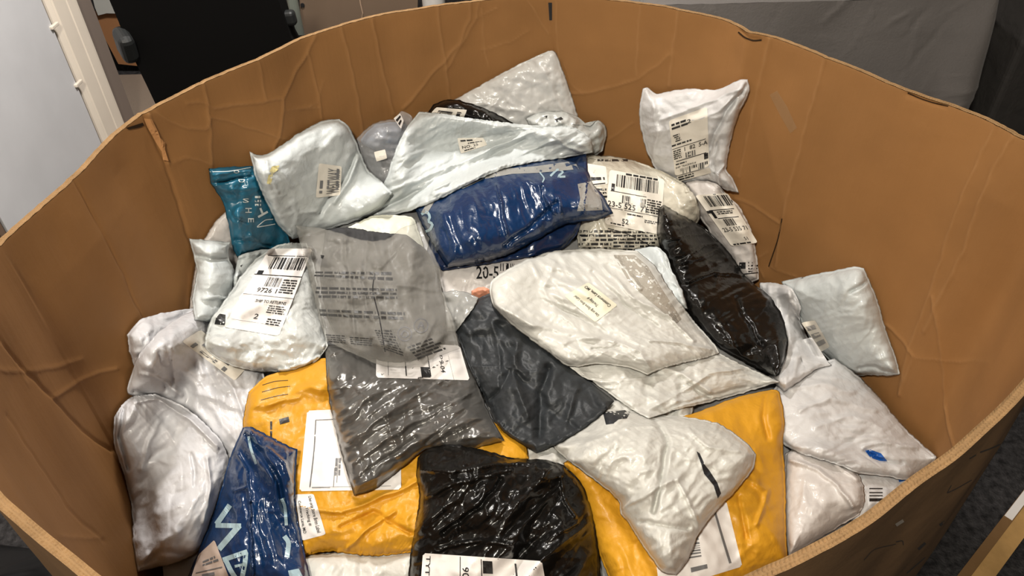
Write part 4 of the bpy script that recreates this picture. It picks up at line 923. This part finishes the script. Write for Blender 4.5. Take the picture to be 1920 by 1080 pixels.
cs.add(pv, [[2*q, 2*q+1, 2*q+3, 2*q+2] for q in range(len(prof_)-1)]); cs.box((WX-.005, 2.738, 1.15), (.03, .165, 2.3))
cas = cs.build('trim_1', M_case); cas['kind'] = 'structure'
cs = MB(); cs.box((WX+.006, 2.632, 1.1), (.016, .02, 1.9)); g_ = cs.build('trim_2', mat('door_gap', (.05, .03, .03), .8)); g_['kind'] = 'structure'
cs = MB(); cs.box((WX+.012, 1.93, 1.1), (.03, .025, 1.9)); cs.box((WX+.005, 1.865, 1.1), (.035, .10, 1.9)); g_ = cs.build('trim_3', mat('brown_trim', (.16, .105, .07), .7)); g_['kind'] = 'structure'
hg = MB()
for zz in (0.60, 0.385): hg.box((WX+.036, 2.625, zz), (.012, .05, .012), 0, .003)
h_ = hg.build('latch', M_case, door)

fm = MB(); fm.box((-1.75, 3.12, .008), (1.7, .86, .016), 0, .004); o = fm.build('floor_mat', mat('taupe_mat', (.21, .16, .12), .9, bump=[('noise', 150, .5, .004)])); tag(o, 'taupe floor mat beside the cream door casing behind the bin', 'mat')
# office chair behind the bin, seen from the back
M_blk = mat('black_mesh_cloth', (.0035, .0033, .0032), .9, .1)
M_blkp = mat('black_plastic', (.012, .013, .013), .5, .4)
ch = empty('office_chair', (-.72, 2.45, 0), 'black office chair standing behind the bin, seen from the back', 'chair')
def bar(pa, pb, wdt, th, m, name, parent, bev=.02):
    pa = Vector(pa); pb = Vector(pb)
    b_ = MB(); bm = bmesh.new(); bmesh.ops.create_cube(bm, size=1); L = (pb-pa).length
    bmesh.ops.scale(bm, vec=(wdt, th, L), verts=bm.verts); bmesh.ops.bevel(bm, geom=bm.edges[:], offset=bev, segments=3, profile=.5, affect='EDGES')
    q = (pb-pa).to_track_quat('Z', 'Y').to_matrix()
    bmesh.ops.rotate(bm, cent=(0, 0, 0), matrix=q, verts=bm.verts); bmesh.ops.translate(bm, vec=(pa+pb)/2, verts=bm.verts)
    bm.verts.index_update(); b_.add([v.co[:] for v in bm.verts], [[v.index for v in f.verts] for f in bm.faces]); bm.free()
    return b_.build(name, m, parent, smooth=False)
def slab_px(name, px, y0, th, m, parent=None, tilt=0.0, smooth=False, bev=.004):
    """upright panel: traced outline at distance y0 with thickness th behind it"""
    P = pts(px); P = np.array(P); F_ = on_y(P[:, 0], P[:, 1], y0+tilt*(P[:, 1]-100)); B__ = F_+np.array([0, th, 0]); n = len(P)
    return link_mesh(name, np.vstack([F_, B__]), [list(range(n)), list(range(n, 2*n))[::-1]]+[[q, (q+1) % n, n+(q+1) % n, n+q] for q in range(n)], m, parent, smooth=smooth)
slab_px('backrest', '196,-60 205,0 222,40 235,75 258,125 275,160 292,196 330,215 420,230 540,230 560,200 556,90 545,70 535,40 522,0 515,-60', 2.30, .07, M_blk, ch)
bar(on_y(228, 60, 2.28), on_y(243, 108, 2.30), .048, .09, M_blkp, 'armrest', ch)
bar(on_y(533, 20, 2.33), on_y(541, 48, 2.33), .035, .06, M_blkp, 'adjuster', ch, bev=.012)
sb_ = MB(); sb_.box((-.74, 2.62, .42), (.5, .48, .09), 0, .03); sb_.build('seat', M_blk, ch)
sb_ = MB(); sb_.tube([(-.74, 2.62, .08), (-.74, 2.62, .40)], .03); sb_.build('gas_lift', M_blkp, ch)
for k in range(5):
    a = k*2*math.pi/5+.3; bar((-.74, 2.62, .09), (-.74+.3*math.cos(a), 2.62+.3*math.sin(a), .06), .04, .03, M_blkp, 'leg', ch, bev=.008)
# pole
tb_ = MB(); p0 = on_y(np.array([548.]), np.array([0.]), 2.93)[0]; pt = p0.copy()
tb_.tube([(p0[0], 2.93, 1.3), (p0[0], 2.93, .0)], .021, 16)
ps = tb_.build('pole', mat('grey_green_metal', (.20, .22, .19), .4, .5, metal=.3)); tag(ps, 'grey-green metal pole standing right of the black chair behind the bin', 'pole')
# boxes in the background
def crate(name, px, y0, th, m, label, cat='box'):
    o = slab_px(name, px, y0, th, m); return tag(o, label, cat)
crate('cardboard_carton', '172,26 230,26 232,60 300,120 260,124 222,120', 3.60, .35, mat('orange_board', (.34, .155, .06), .8, bump=[('noise', 60, .1, .003)]), 'low orange-brown carton on the floor between the door casing and the chair')
crate('storage_box', '160,-60 240,-60 240,26 200,25 184,29 178,14', 3.58, .33, mat('pale_grey_board', (.50, .50, .46), .7), 'pale grey box resting on the low orange-brown carton')
crate('cardboard_sheet', '556,-70 785,-70 782,60 700,120 575,130 566,60', 3.0, .02, mat('dull_brown_board', (.135, .09, .058), .75, bump=[('noise', 40, .1, .003)], var=.05), 'upright dull brown cardboard sheet with a small hole behind the bin', 'cardboard')
sh = bpy.data.objects['cardboard_sheet']
b_ = MB(); hc = on_y(np.array([567.]), np.array([10.]), 2.995)[0]; b_.tube([hc, hc+np.array([0, .004, 0])], .008, 16); b_.build('hole', M_ink, sh)
b_ = MB(); b_.tube([on_y(np.array([float(x)]), np.array([float(y)]), 2.998)[0] for x, y in pts('672,-20 676,8 680,25 678,38')], .0025, 6); b_.build('tear_line', mat('pale_tear', (.36, .25, .17), .8), sh)
cyl = MB(); c0 = on_y(np.array([812.]), np.array([5.]), 2.9)[0]; cyl.tube([(c0[0], 2.93, 0), (c0[0], 2.93, 1.1)], .045, 32)
o = cyl.build('wrapped_roll', mat('glossy_white_wrap', (.55, .53, .50), .2, coat=.8, bump=[('noise', 40, .3, .004)]), smooth=True); tag(o, 'glossy white cylinder standing behind the bin beside the brown cardboard sheet', 'roll')
# table under a grey cloth
tbl = empty('table', (1.0, 2.6, 0), 'table hidden under a wrinkled grey cloth behind the right of the bin', 'table')
b_ = MB(); b_.box((.98, 2.66, .70), (1.04, .62, .03)); b_.build('tabletop', mat('grey_laminate', (.2, .2, .2), .5), tbl)
for x in (.5, 1.44):
    for y in (2.4, 2.92): b_ = MB(); b_.tube([(x, y, .0), (x, y, .69)], .014); b_.build('leg', M_blkp, tbl)
nx_, nz_ = 240, 120
def cloth():
    # rectangle path: left side, front, right side, hanging to the floor
    path = np.array([(.44, 3.0), (.44, 2.33), (1.54, 2.33), (1.56, 3.0)]); 
    s = np.r_[0, np.cumsum(np.linalg.norm(np.diff(path, axis=0), axis=1))]; u_ = np.linspace(0, s[-1], nx_)
    bx_ = np.stack([np.interp(u_, s, path[:, k]) for k in (0, 1)], 1)
    for _ in range(3): bx_[1:-1] = .5*bx_[1:-1]+.25*(bx_[:-2]+bx_[2:])
    tn = np.gradient(bx_, axis=0); tn /= np.linalg.norm(tn, axis=1)[:, None]; nn = np.stack([tn[:, 1], -tn[:, 0]], 1)
    h = np.linspace(0, .70, nz_)[None, :]; U = u_[:, None]+0*h; H = h+0*U
    w_ = .020*np.clip(H/.1, 0, 1)*np.sin(U*9+2.5*noise(U*2, H*2, 61))*np.clip(H/.5, .25, 1)
    corner = np.exp(-((U-(s[2]-.0))/.11)**2)*np.clip(H/.3, 0, 1)*.055
    w_ = w_+corner + creases(U, H, 62, 150, .08, .3, .003, .012, .0042) + creases(U, H, 63, 30, .1, .5, .004, .016, .0055, 1.2, .3)
    V_ = np.stack([bx_[:, None, 0]+nn[:, None, 0]*w_, bx_[:, None, 1]+nn[:, None, 1]*w_, .725-H], -1)
    V_ = V_.reshape(-1, 3); F_ = gridfaces(nx_, nz_).tolist()
    # top sheet
    n0 = len(V_); gx_, gy_ = np.meshgrid(np.linspace(.44, 1.56, 60), np.linspace(2.33, 3.0, 30)); tz_ = .725+.002*noise(gx_*20, gy_*20, 3)
    V_ = np.vstack([V_, np.stack([gx_, gy_, tz_], -1).reshape(-1, 3)]); F_ += (gridfaces(30, 60)+n0).tolist()
    return V_, F_
V_, F_ = cloth()
o = link_mesh('tablecloth', V_, F_, mat('grey_cloth_cover', (.185, .168, .158), .6, .3, 0, [('noise', 120, .25, .003)], .05, sheen=.2)); tag(o, 'wrinkled dark grey cloth draped over the table behind the bin', 'tablecloth')
b_ = MB(); b_.box((2.05, 2.75, .36), (.62, .5, .72), .1, .02); o = b_.build('covered_cabinet', mat('dark_grey_cover', (.05, .045, .042), .8, bump=[('noise', 12, .5, .02)])); tag(o, 'dark covered cabinet right of the grey clothed table', 'cabinet')
b_ = MB(); b_.box((1.74, 2.02, .12), (.4, .2, .24), .3, .01); o = b_.build('cardboard_carton', mat('dull_carton', (.11, .075, .05), .8)); tag(o, 'small dark brown carton on the floor in front of the dark cabinet', 'box')
# low carton outside, lower right
def on_floorish(px, py, z): return on_z(np.array([float(px)]), np.array([float(py)]), z)[0]
ct = empty('cardboard_carton', tuple(on_floorish(1850, 1000, 0.0)), 'long low brown carton on the carpet outside the lower right of the bin', 'box')
zt = .035
a0 = on_floorish(1950, 880, zt); a1 = on_floorish(1772, 1110, zt); dr = (a1-a0)/np.linalg.norm(a1-a0); nr_ = np.array([dr[1], -dr[0], 0]); 
if nr_ @ np.array([-1, 0.3, 0]) < 0: nr_ = -nr_
def prism(name, quad, z0, z1, m, parent, bow=0):
    V_ = [(*q[:2], z1) for q in quad]+[(*q[:2], z0) for q in quad]
    return link_mesh(name, V_, [[0, 1, 2, 3], [7, 6, 5, 4]]+[[q, 4+q, 4+(q+1) % 4, (q+1) % 4] for q in range(4)], m, parent, smooth=False)
e0, e1 = a0-dr*.5, a1+dr*.3
gap = ((LP+NOUT*(TH+.012)-e0[None, :2]) @ nr_[:2]).min()-.06
if gap < 0: e0 = e0+nr_*gap; e1 = e1+nr_*gap; print('carton shift', gap)
prism('body', [e0, e1, e1+nr_*.05, e0+nr_*.05], .0, zt-.018, M_card2, ct)
prism('top_edge', [e0-nr_*.004, e1-nr_*.004, e1+nr_*.030, e0+nr_*.030], zt-.018, zt, mat('worn_orange_board', (.40, .235, .085), .7, .3, 0, [('noise', 20, .4, .01)], .2, vscale=14), ct)
prism('inner_flap', [e0+nr_*.030, e1+nr_*.030, e1+nr_*.05, e0+nr_*.05], zt-.018, zt-.012, mat('brown_flap', (.16, .085, .03), .7, bump=[('noise', 20, .3, .01)]), ct)
prism('lower_flap', [e0-nr_*.075, e1-nr_*.075, e1-nr_*.060, e0-nr_*.060], .0, .02, M_card2, ct)
ks = np.linspace(0, 1, 400)[:, None]; ln3 = e0*(1-ks)+e1*ks+nr_*.040; ln3[:, 2] = zt-.0115; sy = proj(ln3)[1]; k0 = ln3[np.argmin(abs(sy-948))]
stc = [k0+dr*a_+nr_*b_ for a_, b_ in ((-.055, -.008), (-.055, .009), (.05, .009), (.05, -.008))]
link_mesh('sticker', np.array(stc+[p-np.array([0, 0, .0008]) for p in stc]), [[0, 1, 2, 3], [7, 6, 5, 4]]+[[q, 4+q, 4+(q+1) % 4, (q+1) % 4] for q in range(4)], M_labelw, ct, smooth=False)
# dark plastic wrap outside, lower left
n1 = 60; U, Vv = np.meshgrid(np.linspace(0, 1, n1), np.linspace(0, 1, n1))
X_ = -1.25+.75*U; Y_ = .15+.75*Vv; Zw = .28+.12*noise(U*2.5, Vv*2.5, 71)+creases(X_, Y_, 72, 40, .2, .6, .006, .03, .03, .9, .3)
Zw *= np.clip(np.minimum.reduce([U, 1-U, Vv, 1-Vv])*7, 0, 1)**.5; Zw += .004
# keep clear of the bin wall
rad = np.hypot(X_-ctr[0], Y_-ctr[1]); Zw = np.where(rad < .80, np.minimum(Zw, .01+np.clip(rad-.74, 0, 1)*4), Zw)
o = link_mesh('plastic_wrap', np.stack([X_, Y_, Zw], -1).reshape(-1, 3), gridfaces(n1, n1), mat('black_wrap', (.004, .004, .0045), .5, .25)); tag(o, 'dark crumpled plastic wrap on the floor outside the lower left of the bin', 'wrap')

for o in bpy.data.objects:
    if '_o' in o: del o['_o']
